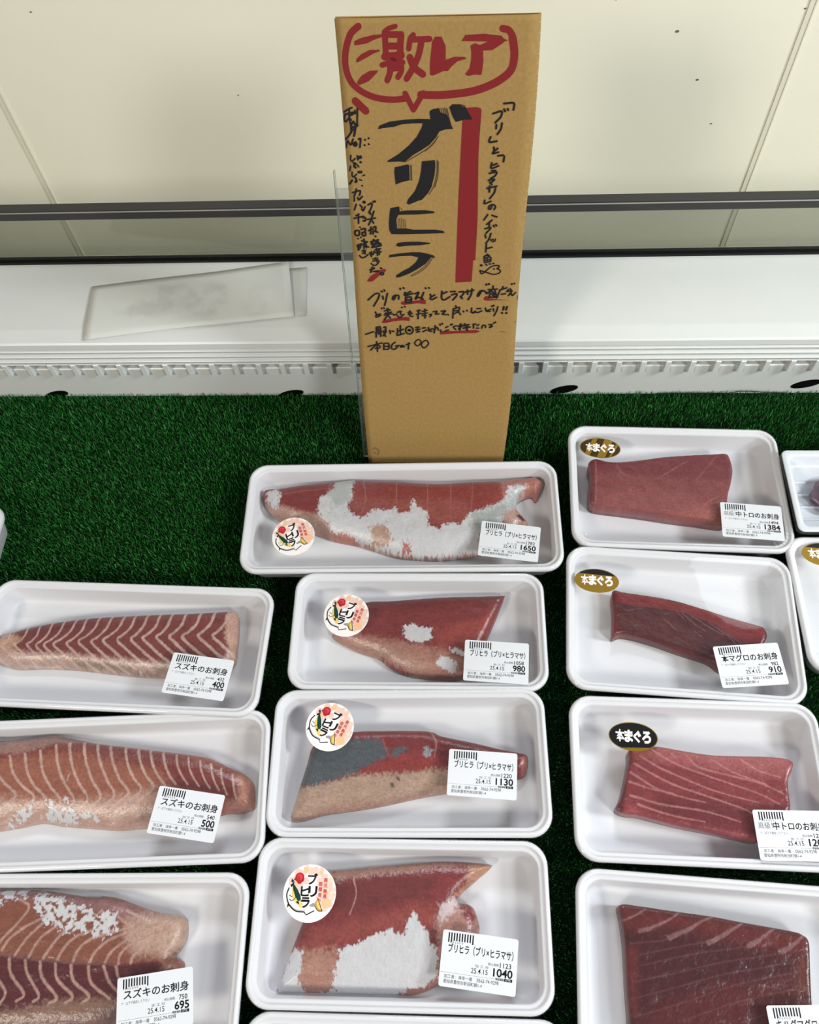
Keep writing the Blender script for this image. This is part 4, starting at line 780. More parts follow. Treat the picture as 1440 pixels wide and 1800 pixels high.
SIGN = {
 'base': [-0.016,0.4338,0],
 'tilt': 16,
 'yaw': -1,
 'corn': [[-65.1,387.8],[69.4,387.9],[63.5,8.3],[-67.7,4.3]],
 'red_strokes': [[4.22,-49.3,383.4,-54.3,379.6,-57.5,373.5,-59.5,366.4,-59.8,358.6,-57.9,351.6,-54.2,346.5,-47.4,341.9,-38.8,338.9,-28.9,337.8,-20.1,338.4],[3.68,-20,341.8,-14.5,330.9],[3.68,-14.5,330.9,-7.4,341.9],[5.19,-9.1,340.8,-0.1,340.4,8.9,340.6,24.4,342.2,36.2,345.4,46,350.2,52.2,356,53.7,364,52.9,370.8,51.9,374.9],[4.24,51.9,376.2,49.1,379.5,45.1,380.6],[2.98,-25,383,-30.1,381.5,-32.5,379.2],[3.91,-32.1,379.7,-32.1,374.5,-32.1,366.4],[4.01,-30.7,378.3,-21.6,378],[4.32,-21.4,378,-22,372.9,-22.4,367.3],[4.22,-31.1,371.4,-23.2,371.3],[4.87,-32.8,365,-21.8,365.6],[5.96,-26.4,364.9,-27.8,361.5],[3.57,-34.9,359.9,-28.9,361.2,-20.9,361.4],[4.01,-29.5,360.1,-29.8,355.2,-31.9,350.3],[3.69,-22,360,-21.9,357.1,-22.8,354.6,-24.5,352.2],[4.22,-29.6,357.7,-22.1,358.1],[3.48,-13.3,377.7,-15.4,375.2,-16.6,369.6],[3.7,-14.6,375,-2.6,375.2],[4.11,-7.8,374.6,-10.1,365.6,-14.1,357.9,-18.6,351.1],[4.43,-16,364.3,-13.5,358.4,-7.5,353.7],[5.16,-54.9,337.2,-48.1,330.6]],
 'red_polys': [[-53,372.2,-52.5,374.8,-47.7,376.6,-39.7,378.2,-33.9,378.5,-34,376.9,-39.9,375.1,-44.2,373.3,-49.6,372.4],[-52.4,361.9,-52.1,363.8,-48.4,366.9,-42.9,369.2,-36.5,369.3,-35.8,368.4,-40.4,367,-44.8,364.7,-48.6,363.1,-50.9,361.9],[-52.9,349.5,-49.3,353.5,-43.7,356.4,-37.8,356.7,-39,354.8,-44.7,349.9,-49.7,348,-52,347.5],[-2.6,353.8,-2.5,361.1,-0.9,373.7,1.1,376.5,5.4,376.4,6.3,374.1,8,370.9,8,362.5,14.1,364.3,20.5,364.2,22,362.9,15.9,361.4,11.8,358.2,9.5,355.5,6.5,355.6,0,353,-2,353],[18.6,373.6,20.9,377.2,33.4,377.7,44.8,376.3,46,374.7,49.2,373.5,46.7,372.8,45,371.4,38.9,367.9,32.8,367.7,32.9,364.8,33.3,361.6,32.4,353.6,31.8,352.8,27.7,353.1,23.3,352.2,21.1,353.5,24.1,357,25.1,362.3,25.1,367,24.5,370.9,27.3,372.2,30.7,371,35.8,373.1],[21.3,330.5,22.8,332,29.5,332.3,32.3,331.5,33,330,32.1,312.7,31.7,297.6,32.4,250.8,31.8,229.5,31.5,217.2,29.9,217.5,29,198.6,15.9,197.8,17.6,267.3,19.7,321.8],[-56.2,199.5,-52.7,203.6,-44.9,208.9,-41.2,210.1,-39.9,208.6,-40.9,207.1,-44.7,205.1,-51.1,199,-54.4,198.4],[-29.3,179.5,-28,180.6,-20.1,180.9,-10.3,182.3,-8.3,181.7,-8.6,177.9,-15.2,178.9,-22.2,177.8,-26.7,177.2,-28.9,177.8],[39.2,183.5,40.6,185.7,50.3,184.9,67.9,185.2,68.2,181.4,60.1,181.9,49.5,181.9,41.7,181.2,39.5,182.1],[-46.1,161.4,-43.7,163.1,-35.6,164.6,-25.6,166,-22.6,165.5,-22.1,163.2,-22.7,162,-27.7,162.6,-35.8,161.7,-42.4,159.9,-45.4,159.9],[3,150.9,4.5,152.3,16.6,152.4,33.7,153.7,37.2,152.2,33.8,150.5,16.6,150.1,3.5,148.8]],
 'black_polys': [[-40.2,318.1,-39.1,320.7,-31.6,323.3,-21,324.5,-11.2,325,-2.6,324.7,-3.2,327.9,-3.2,330,-0.7,331.4,3.5,332,4.4,329,8.4,327.8,9.9,326,11.8,320.8,13.3,317.8,7.8,317.6,3.5,316.1,0.9,311.9,-3.5,307.1,-9.2,303.5,-15.6,299.9,-22.1,294.9,-26.5,295.3,-34.2,295,-34.8,295.7,-26.3,300.6,-18.5,306.7,-12.7,312.7,-8.9,319.2,-8.2,321.9,-15,321.9,-23,321.4,-28.6,319.7,-36.7,318.9],[10.5,332.4,12.6,334.4,18,334.3,19.3,332.9,22.3,331.7,24.2,328.2,27,324.1,20.6,323.9,15.1,322.5,13.3,325.4,12,328.3],[-29.3,291.2,-19.6,293.3,-18.7,292.4,-18.7,281.5,-24.5,280.2,-29.2,278.3,-29.6,283.5,-29.9,288],[-9.3,295.4,0.2,296.2,0.5,291.6,-0.2,285.2,-2.6,276.2,-5.3,271.6,-9.9,266.6,-12.6,265.9,-19.9,262.9,-21.5,264,-20.4,267,-15,273.3,-11.6,281.4,-10.1,288.5],[-33.9,260.5,-27.2,261.6,-27,257.7,-22,258.4,-7.4,258.5,-0.8,257.6,-0.5,256.2,-7.5,255.6,-12.8,255.2,-28.2,255,-30,251.2,-29.6,244.1,-22.5,244.1,-17.1,243,0.4,243,6.4,241.9,7.1,240.1,-3.7,239.8,-17.2,239.5,-27.4,239.2,-34.2,239.5,-35.8,242.7,-35.8,249.1,-34.8,256.7],[-31.2,229.8,-29.8,232.1,-24.3,233,-13.3,233.2,-3.8,232.1,-4.5,231.2,-12,230.1,-20.9,229.8,-28.5,228.9],[-37.2,219.8,-36.8,222.1,-29.4,223.2,-19,224.3,-12.2,224.3,-5.3,222.8,-1.2,221.3,-0.2,219.4,-4,219.8,-8.2,214.2,-14.6,209.7,-21,205.9,-29.6,202.4,-32.1,202.4,-32,204.3,-26.5,208.1,-20.8,211.2,-15.8,215.7,-13.6,219.8,-19.1,221.3,-27.5,221]],
 'dry_strokes': [[0.55,4.7,331.9,6.6,322],[0.54,6,331.9,8.4,321.4],[0.54,7.1,331.9,9.6,320.8],[0.54,8.1,331.7,10.8,319.6],[0.55,9,331.5,12.1,318.4],[0.49,18.6,334.1,20.8,331.7],[0.49,19.8,334,22.3,330.5],[0.48,21.1,333.4,23.5,329.4],[0.56,2.2,311.9,-2.9,306.2,-9.2,301.7,-16.3,297.7,-21.4,295],[0.56,0.9,310.1,-3.5,305.6,-10.5,301.1,-17.6,297.1],[0.56,2.8,313.1,-1,307.4,-6.7,302.6],[0.51,-17.7,292.7,-17.7,281.2],[0.51,-17.1,292.4,-17.1,281.5],[0.56,1.8,296.3,1.5,286.5,-1,276.5,-4.3,270.9],[0.58,2.7,295.3,2.3,285.2,0,276.2],[0.4,-28.6,251.8,-28.6,244.5],[0.4,-27.3,252.2,-27.2,244.5],[0.4,-25.9,252.5,-25.9,244.5],[0.4,-24.6,251.8,-24.5,244.5],[0.4,-23.3,251.1,-23.2,244.5],[0.39,-25.9,260.4,-25,258],[0.56,-4,219.1,-8.2,212.7,-13.9,207.8,-20.3,203.9],[0.55,-2.6,219.1,-6.8,212.3,-12.9,207,-19.7,203.2]],
 'black_strokes': [[1.24,-63.5,330.1,-60.1,332.1,-57.6,332.9],[1.24,-59.6,332.4,-60.1,326.7,-59.7,321.9],[1.24,-62.9,328.7,-63.9,324.3,-62.3,324],[1.28,-63,328.4,-57.5,329.7,-57.2,328.7,-59.4,327.7],[1.28,-62.7,323.6,-60.1,326,-59,324.6],[1.28,-55.8,331,-55.7,329],[1.24,-53.9,332.3,-54.9,321.5,-55.7,320.1],[1.49,-57.4,323.6,-59.2,321.2,-59.4,316.7],[1.53,-57.3,323.2,-56.2,321.1,-56.9,316.6,-57.7,313.8],[1.53,-58.8,319.8,-56.6,319.8],[1.53,-59,318.1,-56.8,318],[1.35,-59.2,316.7,-62.5,312.8,-65.2,310.7],[1.38,-55.9,320.1,-54.5,321.1],[1.27,-64.2,305.8,-62.7,310.4,-60.7,307.5,-58.6,311.4],[1.27,-54.6,311.4,-53.1,311.7,-54.1,305.7],[1.57,-58.5,308.2,-56.9,309.3,-56.3,307.8,-57.5,306.8,-58.5,307.8],[1.17,-50.1,311.1,-49.8,310.8],[1.17,-47.4,312.2,-47.2,311.9],[1.17,-50.6,307.3,-50.3,307.1],[1.17,-47.5,308,-47.3,307.8],[1.19,-61.2,300,-61.6,297,-60.6,295.8,-58.2,297.7],[1.17,-56.5,299.7,-56.2,296.8],[1.17,-56.4,298.5,-54,299.5,-53.7,298.3,-55.6,297.7],[1.49,-54.5,295.2,-54.1,294.9],[1.49,-59.6,294.5,-58.1,294.1,-59.4,292.2,-58.3,291.1],[1.15,-56.9,293.2,-56,291.7],[1.12,-62,292.3,-62.9,288.9],[1.12,-61.2,287.8,-61.4,285.2,-60.4,284.4,-57.9,286.3],[1.87,-56.3,287.8,-54.4,287.9],[0.97,-53.5,285.1,-52,285.7],[0.99,-56.2,282.3,-54.5,281.7],[0.99,-54.6,277.9,-54.2,277.4],[1.45,-59.1,283.7,-58.4,282.1,-59.5,280.3,-58.2,281],[1.45,-61.7,281.8,-63.7,279.1],[1.29,-62.2,272.4,-56.3,273.9,-57,270.4],[1.29,-59,275.2,-59.9,272.2,-61.2,269.5],[1.32,-61.1,268.2,-61.3,266],[1.29,-58.4,268.7,-57.7,266.9,-54.9,269.5],[1.29,-60,263.4,-61.7,259.1],[1.29,-57.1,262.9,-55.7,261.1],[1.29,-56,259.8,-55,258.4,-53.3,261.5],[1.32,-60.8,254.4,-58.5,255.7],[1.32,-62.5,252.3,-55.1,253.9],[1.32,-59,255.3,-59.3,248.4],[1.32,-55.7,252.8,-53.7,252.8,-54.1,250.3,-55.6,250.3],[2.24,-54,265.1,-53.7,265],[1.29,-51,262.9,-48.3,264.2,-48,262.4,-50.6,256.6],[1.29,-46.9,265.5,-46.6,265.1],[1.29,-45.6,265.9,-45.3,265.3],[1.32,-50.3,258,-49.5,255.5],[1.32,-52.2,251.4,-46,252.5],[1.32,-46.8,257.9,-49.1,252.1,-51.6,247],[1.32,-49.2,251.2,-47.6,248.4],[1.41,-51.9,242.4,-48.3,243.8],[1.41,-50,245.2,-50.6,239.6],[1.44,-47.8,245.2,-46.2,245.4,-46.6,242.4,-48.4,241.9],[1.41,-48.4,241.9,-48.6,239.6],[1.41,-47.5,241.9,-44.9,241],[1.44,-47,237.8,-46.7,237.5],[1.53,-50.8,233,-44.8,234.7],[1.53,-48.4,234.9,-50,231.6],[1.53,-50.4,231.1,-43.2,231.6],[1.53,-49.2,229.7,-45.3,233.9],[1.53,-47.2,232.1,-44.5,232.5],[1.56,-50.2,228.5,-42.8,230.1],[1.29,-52.3,223.9,-51.1,221],[1.26,-50.8,224.9,-51.1,220.5],[1.26,-48.5,225.3,-49.6,222.4],[1.26,-47.6,226.3,-43.5,227.3],[1.26,-46.6,227.7,-46.1,221.5],[1.26,-44.8,227.3,-44.6,222.4],[1.26,-47.7,223.9,-43.1,224.9],[1.2,-49.9,218.5,-46.2,219.3],[1.2,-50,216.8,-45.8,217.6],[1.2,-48,219.5,-46.8,216.1],[1.2,-51.7,214.6,-49.8,213.1,-47.4,213.6,-45,216.6],[1.56,-52.8,209.1,-49.4,210.6],[1.56,-50.8,211.4,-52.4,207.1],[1.56,-50.1,207.6,-46.4,208.1],[1.56,-44.2,210.6,-43.7,210.4],[1.2,-44.6,206.4,-42.5,206.6,-42.4,205.1,-44.3,204.6,-44.6,206.1],[1.44,-62.5,242,-59.5,242.2,-59.7,238.7,-62.5,238.7,-62.5,242],[1.44,-57.7,243.4,-54.5,244,-54.7,241.5],[1.44,-57,240.8,-54.7,241,-54.7,238.4,-56.9,238.2,-57,240.6],[1.14,-58.5,245.3,-58.3,245],[1.17,-60.8,236,-60.6,235.6],[1.17,-58.5,236.9,-58.3,236.6],[1.35,-61.8,230.2,-60.7,226.3],[1.35,-60.4,231.1,-61.2,226.3],[1.35,-58.5,231.6,-59.7,227.8],[1.35,-57.9,234,-53.5,233],[1.35,-56,235.4,-56.5,227.8],[1.35,-54.8,233,-54.7,228.2],[1.35,-57.2,230.6,-52.9,228.7],[1.29,-58.1,225.4,-55.3,225.8],[1.29,-58,223.4,-55.9,224.4],[1.29,-56.9,226.3,-56,222.9],[1.26,-60.6,221.5,-58.9,219.8,-56.2,220.3,-53.7,222.4],[1.33,48.4,334.4,55.1,334.6,55.1,330.2],[1.36,41.1,327.9,46.8,329.3,46.6,325.7,42.9,321.8],[1.36,48.6,330.7,49.4,329.2],[1.33,51,330.9,51.5,330],[1.36,43.7,320.3,43.6,317.8],[1.36,47.6,321.4,47,317.4,44.7,313.9],[1.39,40,312.1,39.2,308.6,44.5,309.1],[1.39,42.6,304.8,42.9,302.6],[1.39,45.3,304,42.2,301.4,42.4,300.5,46,301.4],[1.39,45.8,298.9,50,298.9,50,294.7],[1.32,41.5,293.8,41.3,289.9,46.5,291.6],[1.32,42,292,45.2,293.2],[1.32,41.8,288.1,44.5,288.3],[1.32,40.1,286.2,45.3,287.1,44.3,284.4,41.2,282.4],[1.32,39.7,281,44,281.8,41.7,279.2],[1.35,40.7,279.6,42.2,277.8],[1.35,38.9,275.2,45.8,276.6],[1.35,40.6,276.8,40.6,272.4],[1.35,45,275,44.2,271.7,41.1,267.3],[1.35,39.1,275,40.6,275],[1.35,40,275.4,40.6,272.4],[1.27,37.4,266.1,37.3,263.4,42,265.2],[1.3,42.9,262.3,42.2,259.4,40.6,259.4,41,261.5,43.7,262.7,45.6,261,44.7,258.9],[1.3,40,254.8,37.3,250.7],[1.3,43.3,254.3,47,253],[1.3,43.4,250.5,39.6,247.1],[1.33,41.4,248.8,41.5,245.8],[1.33,38.3,243.6,42.8,244.5,39.3,239.9],[1.33,44.6,246.2,45.3,245.2],[1.33,46.4,246.8,47.1,246],[1.33,38.7,238.4,39.2,236.2],[1.33,43,239.7,41.9,235.7,39.6,231.7],[1.33,39.8,230.8,39.6,224.5],[1.36,40.1,227.3,44.3,228.4],[1.08,43,234.8,43.6,233.7],[1.08,44.6,235.1,45,234.4],[1.08,46.7,235.3,46.2,233.5,44.5,232.8],[1.19,41.1,222.5,38.3,220.5],[1.16,38.7,220.9,42.4,221.6,41.7,220],[1.19,38.5,219.5,38.9,215.4],[1.19,38.7,219.1,43.4,220,43.7,216.3],[1.19,38.8,217.2,43.4,217.9],[1.19,38.9,215.4,43.7,216.3],[1.19,40.8,219.5,41.2,215.9],[1.19,40,214,40.8,213.1],[1.19,42.7,214.2,43.8,214.2],[1.19,45.7,214.9,46.3,214.5],[1.95,36.3,213.1,36.5,213],[1.06,35.9,208.4,35.7,207.7,37,205.6,40,208,44.1,211.7,47.9,212.9,50.5,212.6,50.1,210.8,48.9,210.3,51.3,208.9,51.6,207,48.6,205.4,45.2,205.4,40.4,207,35.9,208.4],[1.06,46.3,210.1,46.8,209.6],[1.42,-56.3,181.9,-50.3,187.4,-46.9,187.6,-47.6,183.8,-52,176.1],[1.42,-44.8,190.1,-44.2,189.4],[1.42,-42.5,191.2,-42,190.1],[1.42,-44,185.5,-43.7,182.7],[1.42,-40,187.9,-41.2,182.7,-42.8,176.9],[1.42,-33.2,185.5,-34.8,182.2,-36,183.3,-34.2,186,-30.8,186,-30.9,182.8],[1.42,-29.3,192.6,-29,191.7],[1.42,-26.6,193,-26,192.7],[1.39,-8.5,193,-8.1,192.5],[1.42,-5.8,193.2,-5.4,192.8],[1.42,-4.6,187.2,-3.9,184.5],[1.42,-0.9,186.7,-4.6,183.9,-3.4,182.3,0.5,184.5],[1.57,-25.3,188.8,-25.4,186.1,-18.9,188],[1.53,-20.8,189.6,-24.8,187.7],[1.57,-24.9,184.4,-25.1,179.5],[1.57,-24.4,184.4,-20.5,184.4,-20.7,179.5],[1.57,-24.5,182,-21.1,182],[1.57,-24.3,179.7,-20.9,179.8],[1.57,-17,187.7,-14,188.8,-17.1,182.8,-14.6,184.4,-10.7,182.8],[1.53,-10.1,188.8,-12.2,182.8],[1.52,5.1,189.9,4.6,184.5,6.6,182,11.5,185],[1.52,5.6,187.8,9,189.4],[1.49,12.2,189.7,15.8,189.9],[1.52,12.9,186.7,16.8,187.8,16.8,185.6,13.9,182],[1.49,19.2,189.4,22.6,189.7,22.6,187.8,20.7,185.1],[1.52,20.2,185.1,21.7,183.4],[1.52,24.5,189.4,30.8,191],[1.52,25.9,191,26,187.3],[1.52,29.5,192.1,28.9,187.3,26.6,182.4],[1.49,37.1,189.7,34.8,185.6,34.3,186.7,36.6,190.5,40,190,41.7,187.8],[1.49,40.8,196.4,41.2,195.7],[1.49,42.8,196.9,43.4,196.3],[1.49,61.4,196.7,61.7,196.3],[1.45,63.5,196.9,63.8,196.6],[1.34,42.8,191.6,50,192.1],[1.34,46.5,194.8,46.6,192.1],[1.34,42.4,188.9,45.3,190],[1.34,43.8,191.1,44,184.6],[1.37,45.2,190.5,48.3,187.3],[1.34,48.1,191.1,49.8,185.1],[1.37,43.5,184.6,50.3,184.6],[1.34,45.4,187.8,48.4,185.1],[1.34,54.7,194.3,53.8,192.1],[1.34,52,191.1,57.6,193.2],[1.34,52.4,191.1,49.9,184],[1.34,53.6,187.3,56.9,187.9],[1.34,57.8,190,59.1,191.6],[1.34,60.5,192.4,61,191.6],[1.34,59.2,190,62.1,190.5,59.4,186.2],[1.34,61.2,188.4,62.8,186.2,65.1,188.4],[1.35,-50.9,170.5,-50,167.6],[1.35,-46.9,168.8,-50.6,167.1,-50.1,165.6,-46.5,167.6],[1.32,-45.6,174.3,-45.3,173.7],[1.32,-43.7,174.7,-43.4,174.1],[1.35,-43.3,171.6,-38.3,172.7],[1.35,-41.2,173.3,-40.2,173.9],[1.35,-42.9,169.3,-37.4,170.5],[1.35,-40.2,173.3,-40.5,168.2],[1.35,-43.5,167.6,-37.9,168.8],[1.35,-40.5,168.2,-43.7,163.1],[1.35,-40.5,167.1,-38.6,164.8],[1.35,-36.4,168.8,-35,167.7,-32.9,168.8],[1.35,-32.4,170.5,-28.9,171.1],[1.32,-30.3,171.6,-29.5,168.3],[1.35,-32.5,167.1,-30.6,165.4,-27,168.3],[1.32,-28.7,175.1,-28.3,174.7],[1.32,-26.2,175.9,-25.7,175.5],[1.3,-23.4,170,-20.9,170.6],[1.3,-21.9,171.7,-23,168.3],[1.3,-20,169.4,-22,168.3,-21.5,166.6,-19.5,166.6],[1.27,-15.9,171.7,-12.9,172.3],[1.3,-14.4,172.8,-15.3,164.3],[1.3,-16.3,168.3,-13,169.5],[1.3,-11.5,171.2,-7.5,172.3],[1.3,-12,168.9,-7.3,169.8],[1.27,-9.4,173.4,-9.3,164.9],[1.27,-11.5,167.2,-8.1,167.2],[1.27,-5.5,168.4,-3.6,168.4,-5.1,166.1],[1.27,-2.5,170.9,0.9,171.5,-0.6,168.9,2.4,169],[1.35,4.3,171.5,8.1,171.8,5.1,169,8.1,168.4],[1.32,9.8,168.5,10.3,167.9],[1.32,16.4,176.8,16.9,174.6],[1.32,14.5,173.5,19.4,175.2,18.9,171.3],[1.32,15,171.8,18.9,172.4],[1.32,14.5,174,14,165],[1.32,15,169,18.4,170.7,20.4,168.5],[1.35,22.6,171.6,23.1,171],[1.32,25.6,172.4,26.1,171.8],[1.32,29.7,174.6,29.3,170.7],[1.32,32.7,171.6,30.3,169.9,33.7,170.8],[1.32,34.1,174.1,37.1,174.1],[1.35,34.7,170.2,38.1,171.9],[1.32,41,174.7,41.6,171.9],[1.32,45.4,173.6,42.1,171.6,45,171.4],[1.32,46.2,176.6,46.5,176.1],[1.32,47.6,177.2,48,176.6],[1.32,47.6,173.9,47.9,171.9],[1.32,51.2,175.8,50.4,171.9,48.4,167.4],[1.66,56.1,175.8,55.7,173.1],[1.63,58.8,175.8,58.2,173.1],[1.66,54.8,170.2,55.1,169.8],[1.66,58.4,170.2,58.7,169.8],[1.43,-60.6,148.8,-53.8,151.4],[1.43,-50.7,156.1,-51.8,146.1],[1.43,-51.3,155,-47.7,156.1,-47.7,146.8],[1.43,-52.1,150.3,-46.9,151.5],[1.43,-49.3,154.4,-49.3,149.1],[1.4,-44.6,155.6,-43.1,156.2,-43.2,153.3],[1.4,-45.3,152.1,-42.8,152.1,-45.6,147.4],[1.43,-44.9,150.9,-43.6,146.8],[1.43,-39.7,152.7,-39.3,149.8],[1.43,-37.7,152.1,-36.2,151.8],[1.4,-33,154.5,-32.6,152.1,-28,153.9],[1.43,-30.4,157.4,-30.7,148.6],[1.43,-33.2,151,-33.3,148,-27.6,149.8],[1.4,-17.3,155.7,-14.3,156.3],[1.43,-17.4,153.4,-13.8,154],[1.4,-15.8,156.3,-15.9,152.2],[1.4,-16.9,151.1,-14.4,151.7],[1.43,-11.8,155.2,-9.3,155.5],[1.4,-11.3,151.7,-8.3,153.4],[1.4,-6.7,155.8,-6.3,153.4],[1.4,-3.2,154.6,-6.8,152.9,-3.8,152],[1.4,-2.2,154.1,0.8,155.8,1.8,153.5],[1.4,-0.7,157.5,-1.7,150.6],[1.4,3.1,159,3.6,158.2],[1.4,4.9,159.9,5.4,159.2],[1.4,3.6,152.9,4.1,151.8],[1.4,-22.8,156.8,-20.6,155.7,-19.7,153.1,-20.8,150.5,-23.1,149.3,-25.3,150.4,-26.1,153.1,-25.1,155.7,-22.8,156.8],[2.55,-23.2,153.1,-22.7,153],[1.33,3.6,153.4,3.9,152],[1.3,8.1,155.8,10.1,157],[1.3,7.6,152.4,10.6,153.5],[1.3,12.2,158.7,12.6,158.2],[1.3,13.4,159.3,13.8,158.8],[1.3,17.1,157.6,14.6,156.5,16.6,153.9],[1.3,31,158.8,33.5,159.4],[1.3,31.5,159.4,31.6,155.4],[1.3,34.6,157.7,36,158.9],[1.3,34.1,155.4,36.1,155.4],[1.3,38.6,155.4,39.5,158.3,41.6,157.7,41.6,156],[1.3,44.5,158.9,47,158.9,45.1,156,47.5,157.2],[1.3,48.3,160.5,48.7,160.1],[1.27,49.7,161.4,50.1,160.9],[1.6,18.6,157.1,22.1,158.2],[1.6,20.6,159.4,20.1,153.6],[1.6,19.1,154.7,21.6,157.1],[1.6,23.1,157.6,27.6,158.8],[1.57,24.1,159.4,26.6,157.1],[1.6,23.1,155.3,28.6,156.5],[1.6,25.6,157.1,26.2,153],[1.41,-59.4,136.5,-47,140.2],[1.41,-51.6,141.4,-51.4,131.7],[1.38,-51.7,139,-57.3,132.9],[1.38,-50.7,138.4,-48.8,136.6],[1.41,-53,134.7,-49.4,135.1],[1.41,-45.5,139.6,-45.8,133.6],[1.41,-45.5,139.6,-41.4,139.7,-41.6,134.2,-45.3,133.9],[1.38,-45.1,136.6,-42,136.9],[1.41,-35.7,140.9,-38.3,138.5,-39,134.8,-36,134,-33.2,137.3],[1.41,-35.3,137.3,-32.2,137.9],[1.38,-31.2,136.1,-28.6,137.3,-30.1,137.9,-31,136.1,-27.6,136.7],[1.41,-23.9,140.4,-24.3,134.3],[1.41,-26,138.6,-22.9,139.8],[1.17,-15.3,144,-13.1,141,-16.2,137.4,-18.7,140.4,-15.3,144],[1.17,-9.2,143.1,-6.7,139.9,-10.6,135.3,-12.9,139.2,-9.2,143.1]],
 'stain_strokes': [[1.68,-62.3,19.8,-60,21.3],[1.65,-58.9,20.6,-56.9,17,-58.3,12.6],[1.68,-60.4,14,-61.4,15.5],[0.96,66,160.8,68.9,160.8],[0.96,54.6,151.9,58.4,151.9]],
}

# ------------------------------------------------------------------ cardboard sign
SB = SIGN['base']
tilt, yaw = math.radians(SIGN['tilt']), math.radians(SIGN['yaw'])
sign = tag(empty('cardboard_sign', SB, (-tilt, 0, yaw)), 'tall brown corrugated cardboard sign with red and black Japanese brush lettering', 'sign')
# local frame of the sign: x to the right, z up along the board, y away from the reader
cw = SIGN['corn']
HT = 0.3880
TH = 0.0050


def left_x(z):
    a, d = cw[3][0] / 1000, cw[0][0] / 1000
    k = z / HT
    return a + (d - a) * k - 0.0009 * math.sin(k * 6.0)


def right_x(z):
    a, d = cw[2][0] / 1000, cw[1][0] / 1000
    k = z / HT
    return a + (d - a) * k + 0.0024 * math.sin(k * math.pi) + 0.0012 * math.sin(k * 9.0)


def sag(x, z):
    """the sheet curls back a little at its crushed right border, more towards the top"""
    e = max(0.0, 1.0 - (right_x(z) - x) / 0.008)
    k = z / HT
    return 0.0036 * e * e * (0.25 + 0.75 * min(1.0, max(0.0, (k - .3) / .4)))


nx_, nz_ = 40, 110
v, f, mi = [], [], []
for layer, yy in ((0, 0.0), (1, 0.0006)):
    for j in range(nz_ + 1):
        z = HT * j / nz_
        for i in range(nx_ + 1):
            u = i / nx_
            u = 1 - (1 - u) ** 1.5
            x = left_x(z) + (right_x(z) - left_x(z)) * u
            v.append((x, yy + sag(x, z), z))
m0 = (nx_ + 1) * (nz_ + 1)
for j in range(nz_):
    for i in range(nx_):
        a = j * (nx_ + 1) + i
        f.append((a, a + 1, a + nx_ + 2, a + nx_ + 1))
        f.append((m0 + a, m0 + a + nx_ + 1, m0 + a + nx_ + 2, m0 + a + 1))
rim = [i for i in range(nx_)] + [nx_ + j * (nx_ + 1) for j in range(nz_)] + [nz_ * (nx_ + 1) + nx_ - i for i in range(nx_)] + [(nz_ - j) * (nx_ + 1) for j in range(nz_)]
for k in range(len(rim)):
    a, d = rim[k], rim[(k + 1) % len(rim)]
    f.append((a, m0 + a, m0 + d, d))
new_obj('front_liner', v, f, M['card'], sign, None, True)
b = MB()
nz2 = 60
v = []
for j in range(nz2 + 1):
    z = HT * j / nz2
    v += [(left_x(z), TH - .0005, z), (right_x(z), TH - .0005, z), (left_x(z), TH, z), (right_x(z), TH, z)]
f = []
for j in range(nz2):
    a = 4 * j
    f += [(a, a + 1, a + 5, a + 4), (a + 2, a + 6, a + 7, a + 3), (a, a + 4, a + 6, a + 2), (a + 1, a + 3, a + 7, a + 5)]
f += [(0, 2, 3, 1), (4 * nz2, 4 * nz2 + 1, 4 * nz2 + 3, 4 * nz2 + 2)]
new_obj('back_liner', v, f, M['card'], sign)
# fluted middle ply
v, f = [], []
per = 0.0062
ns = int(HT / per * 8)
for j in range(ns + 1):
    z = HT * j / ns
    y = 0.0028 + 0.0018 * math.sin(2 * math.pi * z / per)
    for off in (-0.00018, 0.00018):
        for x in (left_x(z) + 0.0003, right_x(z) - 0.0003):
            v.append((x, y + off + (0.5 * sag(right_x(z), z) if x > 0 else 0), z))
for j in range(ns):
    a = 4 * j
    f += [(a, a + 1, a + 5, a + 4), (a + 2, a + 6, a + 7, a + 3), (a + 1, a + 3, a + 7, a + 5), (a, a + 4, a + 6, a + 2)]
new_obj('fluting', v, f, M['card_edge'], sign)


def on_sign(pr, name, mats):
    vv = []
    for (x, z), l in zip(pr.v, pr.lay):
        x, z = x / 1000, z / 1000
        x = min(max(x, left_x(z) + 0.0003), right_x(z) - 0.0004)
        vv.append((x, -0.00012 - 0.00006 * l + sag(x, z), z))
    return new_obj(name, vv, pr.f, mats, sign, pr.i)


def pts2(a):
    return [(a[k], a[k + 1]) for k in range(0, len(a), 2)]


pr = Print()
for k, s_ in enumerate(SIGN['red_strokes']):
    pr.stroke(pts2(s_[1:]), s_[0], 0, 1 + 0.02 * k)
for k, p_ in enumerate(SIGN['red_polys']):
    pr.poly(pts2(p_), 0, 1.6 + 0.02 * k)
on_sign(pr, 'red_lettering', M['red_marker'])
pr = Print()
for k, p_ in enumerate(SIGN['black_polys']):
    pr.poly(pts2(p_), 0, 2.6 + 0.02 * k)
for k, s_ in enumerate(SIGN['dry_strokes']):
    pr.stroke(pts2(s_[1:]), s_[0], 1, 2.3 + 0.01 * k)
on_sign(pr, 'brush_lettering', [M['black_marker'], M['dry_marker']])
pr = Print()
for k, s_ in enumerate(SIGN['black_strokes']):
    pr.stroke(pts2(s_[1:]), s_[0] * 1.08, 0, 3.0 + 0.004 * k)
on_sign(pr, 'pen_lettering', M['black_marker'])
for part in (SIGN['stain_strokes'][:3], SIGN['stain_strokes'][3:4], SIGN['stain_strokes'][4:]):
    pr = Print()
    for k, s_ in enumerate(part):
        pr.stroke(pts2(s_[1:]), s_[0], 0, 0.6 + 0.02 * k)
    on_sign(pr, 'stain', M['stain'])

